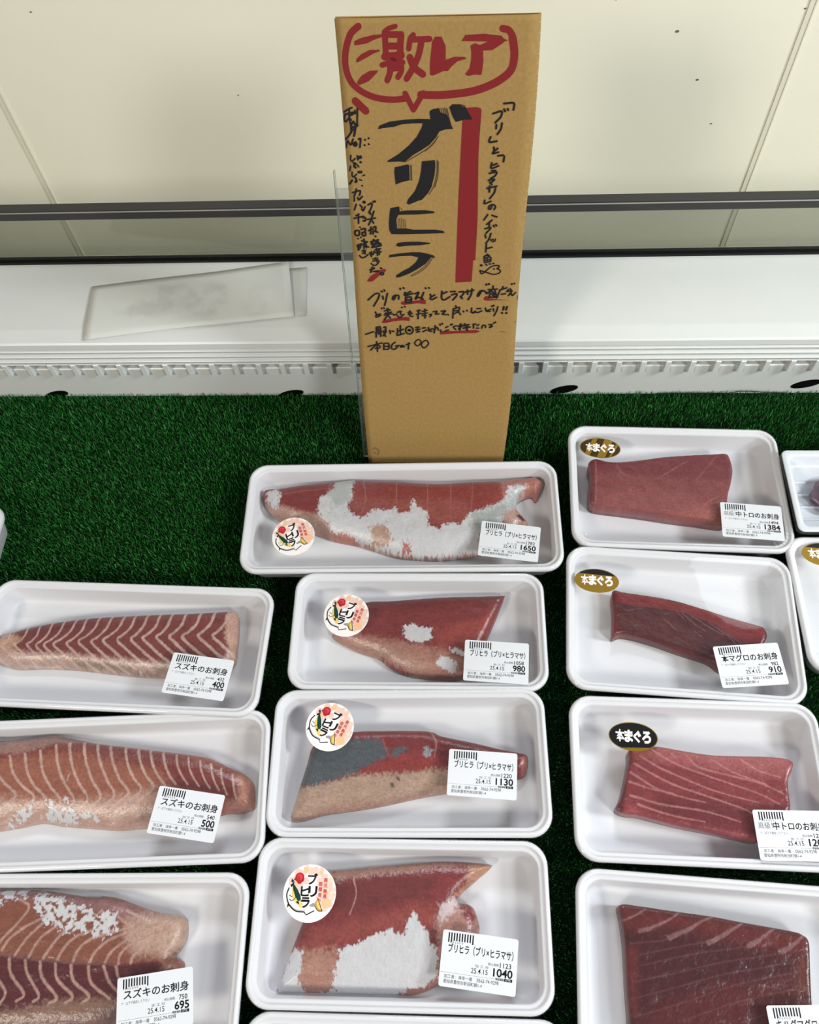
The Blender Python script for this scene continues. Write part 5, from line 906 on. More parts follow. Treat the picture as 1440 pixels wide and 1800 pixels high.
# clear acrylic stand that props the sign
stand = tag(empty('acrylic_stand', (SB[0], SB[1] + TH + 0.0012, 0.0), (-tilt, 0, yaw)), 'clear acrylic sign stand showing along the left edge of the cardboard sign', 'sign stand')


def plate(name, x0, x1, y0, y1, z0, z1):
    q = MB()
    q.box(x0, x1, y0, y1, z0, z1, 0)
    q.i[2] = 0
    for k in (0, 1, 4, 5):
        q.i[k] = 1
    return q.build(name, [M['acrylic'], M['acrylic_edge']], stand)


XR_ = right_x(0.1) - 0.012
plate('back_plate', left_x(0.20) - 0.0088, XR_, 0.0012, 0.0034, 0.118, 0.2700)
plate('edge_strip', left_x(0.20) - 0.0100, left_x(0.20) - 0.0088, 0.0004, 0.0044, 0.112, 0.2840)
plate('lower_plate', left_x(0.05) - 0.0042, XR_, 0.0006, 0.0028, 0.002, 0.0955)
plate('lower_edge_strip', left_x(0.05) - 0.0052, left_x(0.05) - 0.0042, 0.0002, 0.0034, 0.002, 0.1120)
foot = MB()
foot.box(-0.05, 0.05, 0.002, 0.06, 0.001, 0.003)
fo = foot.build('foot', M['acrylic'], stand)
fo.rotation_euler = (tilt, 0, 0)

# ------------------------------------------------------------------ foam trays with film, labels and stickers
RIM = 28.0
PROFILE = [(9.2, 0.0), (7.4, 1.2), (3.4, 19.5), (1.6, 21.8), (0.4, 22.6), (0.0, 23.8), (0.1, 25.8), (0.7, 27.2), (1.6, 27.9), (2.6, 28.0), (3.4, 27.7), (3.9, 26.7), (4.4, 26.1),
           (5.0, 25.9), (6.4, 25.8), (7.0, 25.3), (7.4, 24.0), (8.7, 8.4), (9.5, 5.9), (10.7, 4.4), (12.4, 3.6), (14.6, 3.2)]


def rrect(w, d, r, n=8):
    """rounded rectangle outline, anticlockwise"""
    p = []
    for cx, cy, a0 in ((w / 2 - r, d / 2 - r, 0), (-w / 2 + r, d / 2 - r, 90), (-w / 2 + r, -d / 2 + r, 180), (w / 2 - r, -d / 2 + r, 270)):
        for k in range(n + 1):
            a = math.radians(a0 + 90 * k / n)
            p.append((cx + r * math.cos(a), cy + r * math.sin(a)))
    return p


def tray_mesh(w, d, rad, prof=PROFILE):
    v, f, n = [], [], 4 * 9
    for ins, z in prof:
        r = max(rad - 0.62 * ins, 5.0)
        v += [(x / 1000, y / 1000, z / 1000) for x, y in rrect(w - 2 * ins, d - 2 * ins, r)]
    for k in range(len(prof) - 1):
        for i in range(n):
            a, c = k * n + i, k * n + (i + 1) % n
            f.append((a, c, c + n, a + n))
    f.append(tuple(range(n - 1, -1, -1)))
    f.append(tuple((len(prof) - 1) * n + i for i in range(n)))
    return v, f


def film_mesh(w, d, rad, seed):
    """stretched sheet: flat over the cavity with a shallow sag, rolled over the lip and pulled in under it"""
    nseg = 18
    v, f, n = [], [], 4 * (nseg + 1)
    rings = [(4.0, 23.0), (0.6, 22.0), (-0.5, 23.4), (-0.45, 26.2), (0.5, 27.9), (1.8, 28.4), (5.0, 28.45), (8.0, 28.4), (12.0, 28.35), (18.0, 28.25), (26.0, 28.15)]
    rg = random.Random(seed)
    ph = [rg.uniform(0, 6.3) for _ in range(4)]
    for k, (ins, z) in enumerate(rings):
        r = max(rad - 0.62 * ins, 4.0)
        for i, (x, y) in enumerate(rrect(w - 2 * ins, d - 2 * ins, r, nseg)):
            c, a = divmod(i, nseg + 1)
            amp = {6: 0.16, 7: 0.34, 8: 0.22}.get(k, 0.0) * math.sin(math.pi * a / nseg)
            j = amp * math.sin(a * 2.1 + ph[c]) + (rg.uniform(-.03, .03) if k in (6, 7) else 0)
            v.append((x / 1000, y / 1000, (z + j) / 1000))
    for k in range(len(rings) - 1):
        for i in range(n):
            a, c = k * n + i, k * n + (i + 1) % n
            f.append((a, c, c + n, a + n))
    f.append(tuple((len(rings) - 1) * n + i for i in range(n)))
    return v, f


def place_print(pr, z0, zstep, thick_outline, th, mats, name, parent, loc, rot, base_mi):
    """a die-cut paper with its printing, one mesh"""
    vv = [(x / 1000, y / 1000, z0 + zstep * l) for (x, y), l in zip(pr.v, pr.lay)]
    ff = list(pr.f)
    ii = list(pr.i)
    n = len(thick_outline)
    s = len(vv)
    vv += [(x / 1000, y / 1000, z0) for x, y in thick_outline] + [(x / 1000, y / 1000, z0 - th) for x, y in thick_outline]
    ff.append(tuple(range(s, s + n)))
    ff.append(tuple(range(s + 2 * n - 1, s + n - 1, -1)))
    ff += [(s + n + k, s + n + (k + 1) % n, s + (k + 1) % n, s + k) for k in range(n)]
    ii += [base_mi] * (n + 2)
    o = new_obj(name, vv, ff, mats, parent, ii)
    o.location = loc
    o.rotation_euler = (0, 0, math.radians(rot))
    return o


BARS = [random.Random(11).choice((0.25, 0.25, 0.5, 0.75)) for _ in range(60)]


def price_label(parent, x, y, rot, title, tax, price, note=True, premium=False):
    W, H = 53.0, 35.0
    p = Print()

    def T(s, x0, top, w, h, mi=1, bold=0.0, layer=1):
        p.text(s, x0 - W / 2, H / 2 - top - h, w, h, mi, layer, bold)
    x0 = 4.0
    k = 0
    while x0 < 21.5:
        bw = BARS[k % 60]
        if k % 2 == 0:
            edge_ = (k < 3 or x0 > 20)
            p.rect(x0 - W / 2, H / 2 - (7.4 if edge_ else 6.4), min(x0 + bw * 1.25, 22) - W / 2, H / 2 - 1.3, 1)
        x0 += bw * 1.25
        k += 1
    T('2 0 0 0 0 0', 5.6, 6.8, 9.0, 1.2, 2)
    if premium:
        T('高級！', 2.6, 8.6, 10.2, 4.6, 2, -0.004)
        T(title, 13.2, 8.2, 37.2, 5.8, 1, 0.020)
    else:
        T(title, 4.6, 8.0, 45.5, 6.0, 1, 0.018)
    if note:
        T('7℃以下で保存して下さい', 3.4, 15.2, 19.5, 1.9, 2)
    T('税込価格', 33.0, 16.7, 7.4, 1.8, 2)
    tw = 1.95 * len(tax)
    T(tax, 49.2 - tw - .2, 15.9, tw, 3.1, 1, 0.012)
    T('加 工 日', 24.2, 19.0, 9.0, 1.7, 2)
    T('25.4.15', 21.6, 21.3, 11.5, 3.2, 1, 0.002)
    pw = 3.35 * len(price)
    T(price, 50.2 - pw, 19.6, pw, 5.2, 1, 0.026)
    p.rect(44.6 - W / 2, H / 2 - 26.9, 50.2 - W / 2, H / 2 - 25.1, 1)
    p.text('(円)', 45.6 - W / 2, H / 2 - 26.7, 3.4, 1.4, 0, 2)
    T('税抜価格', 38.6, 25.2, 5.8, 1.6, 1, 0.02)
    p.rect(1.0 - W / 2, H / 2 - 26.2, 38.0 - W / 2, H / 2 - 26.08, 2)
    T('加工者：海幸一番', 3.4, 27.2, 19.5, 2.3, 1, 0.0)
    T('℡0562-74-9298', 26.0, 27.3, 15.0, 2.2, 1, 0.0)
    T('愛知県豊明市新田町錦1-4', 3.2, 30.2, 26.5, 2.5, 1, 0.0)
    o = place_print(p, 0.00022, 0.00005, rrect(W, H, 1.6, 5), 0.00018, [M['paper'], M['ink'], M['inkgrey']], 'price_label', parent, (x / 1000, y / 1000, 0.02860), rot, 0)
    return o


ST = ['st_white', 'st_pink', 'st_orange', 'st_tan', 'st_black', 'st_red', 'st_rose', 'st_green', 'st_yellow', 'st_lemon', 'st_grey', 'st_text']


def round_sticker(parent, x, y, rot):
    R = 19.3
    I = {k: i for i, k in enumerate(ST)}
    p = Print()
    rg = random.Random(4)
    # pale blossom-like dots over the upper and right part
    for k in range(120):
        a, r = rg.uniform(-0.9, 3.2), R * math.sqrt(rg.uniform(0.12, 0.9))
        px, py = r * math.cos(a), r * math.sin(a)
        rr = rg.uniform(1.2, 2.5)
        if math.hypot(px, py) + rr < R and px * 0.75 + py > -4 and not (-3 < px < 7 and py < 9):
            p.disc(px, py, rr, rg.choice((I['st_pink'], I['st_pink'], I['st_tan'], I['st_orange'])), 1 + 0.004 * k, 12)
    p.disc(12.5, -6.5, 3.6, I['st_orange'], 1.6)
    # plate
    p.stroke([(-15.3, 3.2), (-16.6, -1.5), (-14.5, -7.5), (-9.5, -11.7), (-3.0, -12.4)], 0.9, I['st_black'], 2.0)
    p.poly([(-15.4, -7.0), (-14.2, -8.3), (-15.8, -10.0)], I['st_black'], 2.1)
    p.stroke([(-3.0, -12.4), (-1.5, -14.3), (4.0, -11.6)], 0.75, I['st_black'], 2.15, False)
    p.stroke([(-13.6, -7.8), (-9.0, -11.0), (-2.5, -11.4)], 0.35, I['st_grey'], 2.2)
    # fish: belly, back, tail, markings
    p.poly([(-13.0, 4.0), (-11.0, 3.0), (-8.6, -2.4), (-3.0, -8.6), (-1.6, -10.0), (-6.0, -9.6), (-10.2, -6.2), (-13.0, -1.0)], I['st_yellow'], 2.3)
    p.poly([(-13.2, 6.2), (-12.0, 6.0), (-9.0, 2.4), (-6.4, -2.0), (-6.0, -4.6), (-8.0, -5.6), (-10.2, -2.6), (-12.2, 2.0)], I['st_green'], 2.4)
    p.poly([(-14.4, 5.2), (-11.2, 7.8), (-12.2, 5.4), (-13.8, 3.6)], I['st_black'], 2.5)
    p.poly([(-13.6, 9.6), (-12.0, 8.0), (-12.6, 6.4), (-14.2, 7.6)], I['st_green'], 2.55)
    p.poly([(-8.9, -5.2), (-7.4, -5.8), (-7.0, -7.6), (-9.3, -6.4)], I['st_black'], 2.6)
    p.stroke([(-14.6, -1.6), (-12.6, -2.6)], 0.5, I['st_black'], 2.62, False)
    p.stroke([(-14.4, -4.2), (-12.2, -5.2), (-9.6, -2.6)], 0.5, I['st_black'], 2.64)
    p.poly([(0.4, -7.8), (3.4, -6.2), (5.6, -8.6), (1.2, -9.0)], I['st_grey'], 2.5)
    # rose
    for k, (ax_, ay_, r, c) in enumerate(((-8.0, 10.4, 3.3, 'st_red'), (-9.6, 9.4, 1.9, 'st_red'), (-6.4, 9.2, 1.9, 'st_red'), (-8.0, 7.8, 1.9, 'st_red'), (-8.0, 10.6, 2.0, 'st_rose'),
                                          (-8.3, 10.2, 1.2, 'st_red'), (-7.7, 10.5, 0.6, 'st_rose'))):
        p.disc(ax_, ay_, r, I[c], 2.7 + 0.05 * k, 16)
    p.poly([(-12.4, 8.4), (-11.2, 10.6), (-10.6, 8.6)], I['st_green'], 2.68)
    # lemon wedge
    p.poly([(6.2, -3.2), (7.6, -5.6), (10.0, -11.6), (8.0, -11.8), (5.2, -9.6), (4.0, -6.6)], I['st_lemon'], 2.4)
    p.poly([(6.6, -4.2), (7.4, -5.8), (9.0, -10.6), (7.6, -10.4), (6.0, -8.4), (5.6, -6.4)], I['st_yellow'], 2.5)
    p.stroke([(6.2, -3.2), (7.8, -6.8), (10.0, -11.6)], 0.5, I['st_black'], 2.6)
    p.stroke([(10.0, -11.6), (7.0, -11.4), (4.4, -8.4)], 0.5, I['st_black'], 2.65)
    # names
    for k, (ch, cx_, cy_, s) in enumerate((('ブ', 1.7, 9.2, 7.6), ('リ', 2.3, 0.8, 7.2), ('ヒ', -3.6, 0.9, 6.6), ('ラ', -2.6, -6.5, 7.0))):
        p.text(ch, cx_ - s / 2, cy_ - s / 2, s, s * 1.08, I['st_white'], 3.0, 0.11)
        p.text(ch, cx_ - s / 2 + .2, cy_ - s / 2 + .2, s - .4, s * 1.08 - .4, I['st_black'], 3.2, 0.035)
    for k, ch in enumerate('鹿児島県'):
        p.text(ch, 9.8, 7.2 - 3.6 * k, 2.9, 3.1, I['st_text'], 3.1, 0.02)
    for k, ch in enumerate('鹿屋育'):
        p.text(ch, 6.2, 4.6 - 3.6 * k, 2.9, 3.1, I['st_text'], 3.1, 0.02)
    p.text('ち', 6.6, -5.4, 1.9, 2.0, I['st_text'], 3.1, 0.02)
    a = np.linspace(0, 2 * np.pi, 64, endpoint=False)
    return place_print(p, 0.00020, 0.00004, [(R * math.cos(t), R * math.sin(t)) for t in a], 0.00016, [M[k] for k in ST], 'round_sticker', parent, (x / 1000, y / 1000, 0.02862), rot, 0)


def oval_sticker(parent, x, y, rot, style):
    A, B = 18.9, 11.2
    mats = [M['gold'], M['dark_reflection'], M['bronze'], M['st_white']]  # 'bronze' is the dimmer foil reflection, painted as a colour
    p = Print()
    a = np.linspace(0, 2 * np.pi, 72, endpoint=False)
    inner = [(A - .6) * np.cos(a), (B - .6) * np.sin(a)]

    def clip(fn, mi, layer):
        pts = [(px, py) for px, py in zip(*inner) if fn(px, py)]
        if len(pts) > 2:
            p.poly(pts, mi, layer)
    if style == 'black':  # dark reflections on the foil are painted as flat areas
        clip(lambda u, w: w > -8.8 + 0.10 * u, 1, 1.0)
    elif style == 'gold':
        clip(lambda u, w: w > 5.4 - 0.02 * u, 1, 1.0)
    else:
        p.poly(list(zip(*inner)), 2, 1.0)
        for k, (c0, c1) in enumerate(((-9, -4.5), (2.0, 9.5), (13.0, 15.0))):  # diagonal sheen painted as gold bands
            sheen_band = [(c0 - 5, -B * math.sqrt(max(0, 1 - ((c0 - 5) / A) ** 2)) * .95), (c1 - 5, -B * math.sqrt(max(0, 1 - ((c1 - 5) / A) ** 2)) * .95),
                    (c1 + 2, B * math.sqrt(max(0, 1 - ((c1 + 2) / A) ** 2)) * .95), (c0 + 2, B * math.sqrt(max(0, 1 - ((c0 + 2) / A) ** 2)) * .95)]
            p.poly(sheen_band, 0, 1.2 + .1 * k)
    for ch, cx_, w in (('本', -10.2, 7.2), ('ま', -3.4, 6.6), ('ぐ', 3.2, 6.0), ('ろ', 10.2, 7.0)):
        p.text(ch, cx_ - w / 2, -4.6, w, 9.6, 3, 2.0, 0.026 if ch == '本' else 0.05)
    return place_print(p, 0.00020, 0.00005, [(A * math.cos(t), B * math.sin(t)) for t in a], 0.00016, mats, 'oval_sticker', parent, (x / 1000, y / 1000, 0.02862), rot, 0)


TITLE_B = 'ブリヒラ（ブリ×ヒラマサ）'
PACKS = {
    'b1': dict(t=(TITLE_B, '1782', '1650'), note=False, st='round', label='longest white foam tray of silver-skinned fillet, price 1650, in front of the cardboard sign'),
    'b2': dict(t=(TITLE_B, '1058', '980'), note=False, st='round', label='white foam tray of red fillet priced 980, second in the middle column'),
    'b3': dict(t=(TITLE_B, '1220', '1130'), note=False, st='round', label='white foam tray of grey-skinned fillet priced 1130, third in the middle column'),
    'b4': dict(t=(TITLE_B, '1123', '1040'), note=False, st='round', label='white foam tray of wide silver-patched fillet priced 1040, fourth in the middle column'),
    'b5': dict(label='white foam tray cut off by the bottom of the photo, nearest in the middle column'),
    'r1': dict(t=('中トロのお刺身', '1494', '1384'), prem=True, st='bronze', label='white foam tray of pink tuna block priced 1384, farthest in the right column'),  # 'bronze': dim foil reflection painted on the sticker
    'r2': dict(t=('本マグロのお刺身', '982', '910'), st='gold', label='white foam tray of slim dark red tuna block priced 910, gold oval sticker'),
    'r3': dict(t=('中トロのお刺身', '1296', '1200'), prem=True, st='black', label='white foam tray of marbled pink tuna block with a black oval sticker'),  # 'black': gold foil sticker with a dark reflection painted on
    'r4': dict(t=('キハダマグロのお刺身', '1080', '1000'), label='white foam tray of large dark red tuna block, nearest in the right column'),
    'l1': dict(t=('スズキのお刺身', '432', '400'), label='white foam tray of chevron-striped fillet priced 400, farthest in the left column', tilt=-1.7, up=1.9),
    'l2': dict(t=('スズキのお刺身', '540', '500'), label='white foam tray of pale orange striped fillet priced 500, second in the left column'),
    'l3': dict(t=('スズキのお刺身', '750', '695'), label='white foam tray of striped fillet priced 695, nearest in the left column'),
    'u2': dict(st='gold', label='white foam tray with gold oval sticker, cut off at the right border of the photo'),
    'l0': dict(label='white foam tray whose rounded tip peeks in at the left border of the photo'),
}
TRAYS['l0'] = (-545.5, 316.5, 0.5, 250.0, 110.0)
ROOT = {}
for key, P in PACKS.items():
    x, y, a, w, d = TRAYS[key]
    up = P.get('up', 0.0) / 1000
    t = tag(empty('foam_tray', (x / 1000, y / 1000, up), (math.radians(P.get('tilt', 0)), 0, math.radians(a))), P['label'], 'tray', 'film-wrapped foam trays of sashimi fillets')
    ROOT[key] = t
    v, f = tray_mesh(w, d, 17.0)
    new_obj('tray', v, f, M['foam'], t, None, True)
    v, f = film_mesh(w, d, 17.0, hash(key) % 97 if False else sum(map(ord, key)))
    new_obj('plastic_wrap', v, f, M['film'], t, None, True)
    if 't' in P:
        lx_, ly_, lr = LABELS[key]
        price_label(t, lx_, ly_, lr, *P['t'], note=P.get('note', True), premium=P.get('prem', False))
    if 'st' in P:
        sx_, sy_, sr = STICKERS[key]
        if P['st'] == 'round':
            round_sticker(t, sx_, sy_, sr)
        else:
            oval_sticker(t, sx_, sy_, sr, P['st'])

# ------------------------------------------------------------------ fish
FLOOR = 3.3
NAMES = {
    'b1': ('fish_fillet', 'long fillet with silver skin along its belly, in the long tray before the sign'),
    'b2': ('fish_fillet', 'dark red fillet with one small silver patch, pale towards its lower left'),
    'b3': ('fish_fillet', 'fillet with a grey skin patch and a narrow red tail end'),
    'b4': ('fish_fillet', 'wide pink fillet with a big silver skin patch and a pointed upper right tip'),
    'r1': ('tuna_block', 'pink medium-fatty tuna block with a dull sheen in the farthest right column tray'),
    'r2': ('tuna_block', 'slim dark red tuna block narrowing to the right, beside the gold oval sticker'),
    'r3': ('tuna_block', 'marbled pink tuna block with slanting white lines, under the painted dark-reflection oval sticker'),
    'r4': ('tuna_block', 'large dark maroon tuna block with curved white tendons along its far edge'),
    'l1': ('fish_fillet', 'sea bass fillet with brown and white chevron stripes and square right end'),
    'l2': ('fish_fillet', 'sea bass fillet of pale orange flesh with wavy white stripes and rounded right tip'),
    'l3': ('fish_fillet', 'sea bass fillet with lacy silver skin and a dark red lower half'),
}


def resample(L, step):
    L = np.asarray(L, float)
    S = smooth_line(np.concatenate([L, L[:1]]), 6, True)
    seg = np.hypot(*np.diff(S, axis=0).T)
    s = np.concatenate([[0], np.cumsum(seg)])
    n = max(int(s[-1] / step), 12)
    t = np.linspace(0, s[-1], n, endpoint=False)
    return np.stack([np.interp(t, s, S[:, 0]), np.interp(t, s, S[:, 1])], 1)


def layer_zones(P, col, sil, zones, seed, lace=False):
    for k, (c, soft, amp, poly) in enumerate(zones):
        L = np.array(poly)
        lo, hi = L.min(0) - 6, L.max(0) + 6
        near = ((P >= lo) & (P <= hi)).all(1)
        if not near.any():
            continue
        Q = P[near]
        d, _ = seg_dist(Q, L, True)
        sd = np.where(inside(Q, L), d, -d)
        is_sil = min(c) > 165
        nz_ = fbm(Q[:, 0] / 1.5, Q[:, 1] / (2.0 if is_sil else 1.8), seed + 31 * k) + .35 * vnoise(Q[:, 0] / .7, Q[:, 1] / 1.4, seed + 7 * k) - .18
        sd = sd + (nz_ - 0.5) * 2.2 * amp
        if lace:
            h = fbm(Q[:, 0] / 2.6, Q[:, 1] / 2.6, seed + 5)
            sd = np.minimum(sd, (0.60 - h) * 9)
        elif is_sil and amp > 2.4:
            h = fbm(Q[:, 0] / 1.1, Q[:, 1] / 2.2, seed + 5)
            sd = np.minimum(sd, (0.86 - h) * 9 + .05 * np.maximum(sd, 0))
        al = np.clip(sd / (2 * soft) + 0.5, 0, 1)
        al = al * al * (3 - 2 * al)
        cc = s2l(c)
        colq = cc[None] * np.ones((len(Q), 1))
        if is_sil:
            colq = colq * (0.90 + 0.18 * fbm(Q[:, 0] / .7, Q[:, 1] / 3.0, seed + 77))[:, None]
        sub = col[near]
        col[near] = sub * (1 - al[:, None]) + colq * al[:, None]
        sil[near] = sil[near] * (1 - al) + (al if is_sil else 0)


LINE_K = {'l': 1.3, 'b': 1.0, 'r': 1.0}


def layer_lines(P, col, sil, lines, seed, key_='b'):
    for k, (c, w0, w1, pl) in enumerate(lines):
        L = smooth_line(np.array(pl), 5)
        lo, hi = L.min(0) - 3, L.max(0) + 3
        near = ((P >= lo) & (P <= hi)).all(1)
        if not near.any():
            continue
        Q = P[near]
        d, t = seg_dist(Q, L, False)
        w = (w0 + (w1 - w0) * t) * LINE_K[key_] * (0.75 + 0.6 * vnoise(Q[:, 0] / 2.0, Q[:, 1] / 2.0, seed + k))
        al = np.clip((w - d) / 0.55 + 0.5, 0, 1) * (0.72 + 0.28 * vnoise(Q[:, 0] / 3.0, Q[:, 1] / 3.0, seed + 3 + k))
        col[near] = col[near] * (1 - al[:, None]) + s2l(c)[None] * al[:, None]


def tray_inset(Q, w, d):
    """how far inside the tray's outer border a point lies, following the tray's own corner curves"""
    ins = np.full(len(Q), 2.0)
    for t in np.arange(2.0, 18.01, 0.25):
        r = max(17 - 0.62 * t, 5.0)
        qx, qy = np.abs(Q[:, 0]) - (w / 2 - t - r), np.abs(Q[:, 1]) - (d / 2 - t - r)
        sd = np.hypot(np.maximum(qx, 0), np.maximum(qy, 0)) + np.minimum(np.maximum(qx, qy), 0) - r
        ins[sd <= 0] = t
    return ins


def edge_height(P, out, e):
    """fillets thin out towards the reader; cut blocks keep an even edge"""
    if e > 0.6:
        return np.full(len(P), e)
    xs = np.linspace(out[:, 0].min(), out[:, 0].max(), 40)
    top, bot = [], []
    for x in xs:
        q = out[np.abs(out[:, 0] - x) < 5.0]
        top.append(q[:, 1].max())
        bot.append(q[:, 1].min())
    tp, bt = np.interp(P[:, 0], xs, top), np.interp(P[:, 0], xs, bot)
    v = np.clip((P[:, 1] - bt) / np.maximum(tp - bt, 4.0), 0, 1)
    v = np.clip(v / 0.6, 0, 1)
    return 0.10 + (e - 0.10) * v * v * (3 - 2 * v)


def near_widen(P, out, e):
    if e > 0.6:
        return np.ones(len(P))
    return 1.9 - 0.9 * (edge_height(P, out, e) - 0.10) / max(e - 0.10, 1e-3)


def make_fillet(key, F):
    seed = sum(map(ord, key)) * 13
    out = np.array(F['out'], float)
    lim = np.array([TRAYS[key][3], TRAYS[key][4]]) / 2 - 10.3
    out = resample(np.clip(out, -lim, lim), 1.3)
    for _ in range(40):
        bad = tray_inset(out, TRAYS[key][3], TRAYS[key][4]) < 10.0
        if not bad.any():
            break
        out[bad] *= 0.99
    area = np.sum(out[:, 0] * np.roll(out[:, 1], -1) - np.roll(out[:, 0], -1) * out[:, 1])
    if area < 0:
        out = out[::-1]
    # keep the outline from self-touching jitter, fill with a fine point grid
    st_ = 0.72
    lo, hi = out.min(0), out.max(0)
    gx, gy = np.meshgrid(np.arange(lo[0], hi[0], st_), np.arange(lo[1], hi[1], st_))
    gx = gx + (np.arange(gx.shape[0]) % 2)[:, None] * st_ / 2
    G = np.stack([gx.ravel(), gy.ravel()], 1)
    G = G[inside(G, out)]
    dG, _ = seg_dist(G, out, True)
    G = G[dG > 0.45]
    # a ring just inside the border for a clean rounded edge
    nb = len(out)
    P = np.concatenate([out, G])
    r = delaunay_2d_cdt([Vector(p) for p in P], [], [list(range(nb))], 1, 1e-6)
    V2 = np.array([(q.x, q.y) for q in r[0]])
    tris = [tuple(t) for t in r[2]]
    orig = r[3]
    border_of = {}
    for i, o_ in enumerate(orig):
        for k in o_:
            if k < nb:
                border_of[k] = i
    loop = [border_of[k] for k in range(nb) if k in border_of]
    d, _ = seg_dist(V2, out, True)
    lx0, lx1 = lo[0], hi[0]
    th = F['tl'] + (F['tr'] - F['tl']) * np.clip((V2[:, 0] - lx0) / (lx1 - lx0), 0, 1)
    k = np.clip(d / (F['R'] * near_widen(V2, out, F['e'])), 0, 1)
    ee = edge_height(V2, out, F['e'])
    h = FLOOR + th * (ee + (1 - ee) * np.sqrt(np.clip(1 - (1 - k) ** 2, 0, 1)))
    h = h + (fbm(V2[:, 0] / 9, V2[:, 1] / 6, seed) - .5) * 1.1 * k + (fbm(V2[:, 0] / 3.0, V2[:, 1] / 3.0, seed + 9) - .5) * .16 * k
    col = np.zeros((len(V2), 3)) + .2
    sil = np.zeros(len(V2))
    layer_zones(V2, col, sil, F['zones'], seed)
    layer_lines(V2, col, sil, F['lines'], seed, key[0])
    if 'over' in F:
        layer_zones(V2, col, sil, F['over'], seed + 400, lace=True)
        layer_lines(V2, col, sil, F.get('over_lines', []), seed + 400)
    # the underside and edges ride up on the tray's curved wall
    tw, td = TRAYS[key][3], TRAYS[key][4]

    def tray_floor(Q):
        return np.interp(tray_inset(Q, tw, td) - 0.7, [7.0, 7.4, 8.7, 9.5, 10.7, 12.4, 14.6], [25.3, 24.0, 8.4, 5.9, 4.4, 3.6, 3.2]) + 0.25
    tf = tray_floor(V2)
    h = np.minimum(np.maximum(h, tf + 0.6), 27.6)
    # gentle blotching of the meat
    bl = 0.86 + 0.28 * fbm(V2[:, 0] / 7, V2[:, 1] / 4, seed + 50)
    gr = 0.90 + 0.20 * vnoise(V2[:, 0] / 3.5, V2[:, 1] / .7, seed + 60)
    dk = {'r1': 0.74, 'r2': 0.56, 'r3': 0.72, 'r4': 0.56}.get(key, 0.82)
    lum = col.mean(1)[:, None]
    meat = (col * 0.93 + lum * 0.07) * dk
    col = col * sil[:, None] * 0.92 + meat * ((1 - sil) * bl * gr)[:, None]
    # side walls down to the tray floor
    verts = [(x / 1000, y / 1000, z / 1000) for (x, y), z in zip(V2, h)]
    n0 = len(verts)
    nl = len(loop)
    ring_cols = []
    cen = V2.mean(0)

    def inward(Q, ins):
        g = cen - Q
        return Q + g / (np.linalg.norm(g, axis=1)[:, None] + 1e-9) * ins
    lp = np.array(loop)
    q = inward(V2[lp], 0.15)
    zf = tray_floor(q)
    for p, z0, hh, i in zip(q, zf, h[lp], loop):
        verts.append((p[0] / 1000, p[1] / 1000, (z0 + (hh - z0) * 0.45) / 1000))
        ring_cols.append(col[i])
    # underside: the same grid, resting on the tray
    und = V2.copy()
    und[lp] = inward(V2[lp], 0.5)
    zu = np.minimum(tray_floor(und), h - 0.3)
    n1 = len(verts)
    for p, z0, c_ in zip(und, zu, col):
        verts.append((p[0] / 1000, p[1] / 1000, z0 / 1000))
        ring_cols.append(c_)
    faces = list(tris)
    for k_ in range(nl):
        a, c2 = loop[k_], loop[(k_ + 1) % nl]
        k2 = (k_ + 1) % nl
        faces.append((a, n0 + k_, n0 + k2, c2))
        faces.append((n0 + k_, n1 + a, n1 + c2, n0 + k2))
    faces += [(n1 + t[0], n1 + t[2], n1 + t[1]) for t in tris]
    T = ROOT[key]
    base = np.array([*V2.mean(0) / 1000, FLOOR / 1000])
    o = new_obj(NAMES[key][0], np.array(verts) - base, faces, M['flesh'], None, None, True)
    bpy.context.view_layer.update()
    o.matrix_world = Matrix.Translation(T.location) @ T.rotation_euler.to_matrix().to_4x4() @ Matrix.Translation(Vector(base))
    me = o.data
    full = np.ones((len(verts), 4), np.float32)
    full[:n0, :3] = col
    full[n0:, :3] = np.array(ring_cols) * 0.96
    ca = me.color_attributes.new('flesh', 'FLOAT_COLOR', 'POINT')
    ca.data.foreach_set('color', full.ravel())
    sa = me.attributes.new('silver', 'FLOAT', 'POINT')
    sa.data.foreach_set('value', np.concatenate([sil, np.zeros(len(verts) - n0)]).astype(np.float32))
    grp = 'tuna blocks in the right column trays' if key[0] == 'r' else ('striped sea bass fillets in the left column trays' if key[0] == 'l' else 'red and silver fillets in the middle column trays')
    return tag(o, NAMES[key][1], 'fish', grp)


for key, F in FILLETS.items():
    make_fillet(key, F)

# ------------------------------------------------------------------ translucent pack at the right border
x, y, a, w, d = TRAYS['u1']
pk = tag(empty('plastic_pack', (x / 1000, y / 1000, 0.0), (0, 0, math.radians(a))), 'translucent white square-cornered plastic pack, cut off at the right border beside the pink tuna', 'pack')
UP = [(14, 0), (13, 0.6), (8.5, 20), (7.6, 21), (6.0, 21.5), (5.2, 31.5), (4.4, 33.0), (2.0, 33.6), (0.2, 33.4), (0, 34.2), (0.8, 34.8), (4.0, 34.8), (5.6, 34.2), (7.0, 31.8), (8.0, 22.6), (9.6, 21.8), (11.0, 20.0), (14.6, 2.6), (16.0, 1.6)]
v, f = tray_mesh(w, d, 6.0, UP)
M['pack'] = material('translucent_white_plastic', (222, 226, 232), 0.18, 0.6)
new_obj('tray', v, f, M['pack'], pk, None, True)
v, f = film_mesh(w, d, 6.0, 3)
v = [(p[0], p[1], p[2] + 0.0066) for p in v]
new_obj('plastic_wrap', v, f, M['film'], pk, None, True)
b = MB()
for k in range(3):
    yy = 0.012 - 0.013 * k
    b.box(-0.066, 0.06, yy, yy + 0.0018, 0.0016, 0.0042)
bevel(b.build('rib', M['pack'], pk), 0.0006)
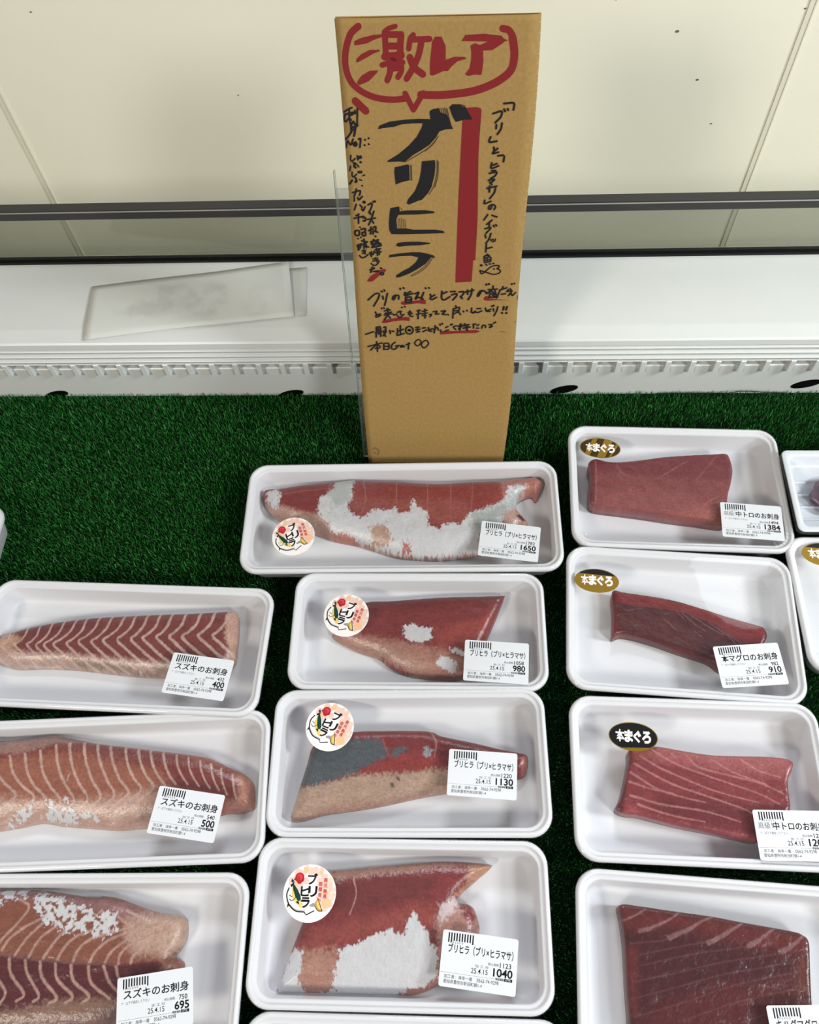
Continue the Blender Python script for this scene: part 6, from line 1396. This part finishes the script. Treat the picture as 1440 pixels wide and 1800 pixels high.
# dark purple seafood inside it
rg = np.random.default_rng(8)
bm = bmesh.new()
bmesh.ops.create_icosphere(bm, subdivisions=4, radius=1.0)
for vv in bm.verts:
    c = vv.co
    k = 1 + 0.16 * math.sin(c.x * 5 + 1) * math.cos(c.y * 6) + 0.08 * math.sin(c.z * 9 + c.x * 7)
    vv.co = Vector((c.x * 0.030 * k, c.y * 0.021 * k, max(c.z, -0.35) * 0.012 * k))
me = bpy.data.meshes.new('octopus_piece')
bm.to_mesh(me)
bm.free()
M['purple'] = material('dark_purple_skin', (74, 50, 66), 0.3, 0.5)
noise_tint(M['purple'], (66, 42, 60), (110, 84, 98), 120.0)
me.materials.append(M['purple'])
me.polygons.foreach_set('use_smooth', np.ones(len(me.polygons), bool))
o = bpy.data.objects.new('octopus_piece', me)
COL.objects.link(o)
o.location = (0.3625, 0.3935, 0.0078)
tag(o, 'dark purple seafood piece inside the translucent pack at the right border', 'seafood')

# pale slices in the tray under the cut-off gold sticker: only foam shows, so nothing is added

# ------------------------------------------------------------------ small litter
bm = bmesh.new()
bmesh.ops.create_icosphere(bm, subdivisions=2, radius=0.0021)
rr = random.Random(2)
for vv in bm.verts:
    vv.co *= rr.uniform(0.7, 1.25)
me = bpy.data.meshes.new('crumb')
bm.to_mesh(me)
bm.free()
me.materials.append(material('pale_crumb', (205, 212, 200), 0.7))
o = bpy.data.objects.new('crumb', me)
COL.objects.link(o)
o.location = (0.151, 0.4715, 0.0012)
tag(o, 'tiny pale crumb on the turf behind the farthest tuna tray', 'crumb')

cu = [(0.205, 0.5205, -0.0005), (0.235, 0.5195, 0.0016), (0.262, 0.5205, 0.0000), (0.275, 0.5185, 0.0018), (0.287, 0.5190, 0.0046), (0.301, 0.5195, 0.0038), (0.318, 0.5205, 0.0004), (0.335, 0.5210, -0.0008)]
S = np.array(cu)
tt = np.linspace(0, 1, 60)
ks = np.linspace(0, 1, len(S))
C3 = np.stack([np.interp(tt, ks, S[:, k]) for k in range(3)], 1)
v, f = [], []
for p in C3:
    for k in range(6):
        a = 2 * math.pi * k / 6
        v.append((p[0], p[1] + 0.00045 * math.cos(a), p[2] + 0.00045 * math.sin(a)))
for j in range(len(C3) - 1):
    for k in range(6):
        f.append((6 * j + k, 6 * j + (k + 1) % 6, 6 * j + 6 + (k + 1) % 6, 6 * j + 6 + k))
base = C3.mean(0)
o = new_obj('thread', np.array(v) - base, f, M['gasket'], None, None, True, base)
tag(o, 'thin dark thread along the rear edge of the green turf', 'thread')
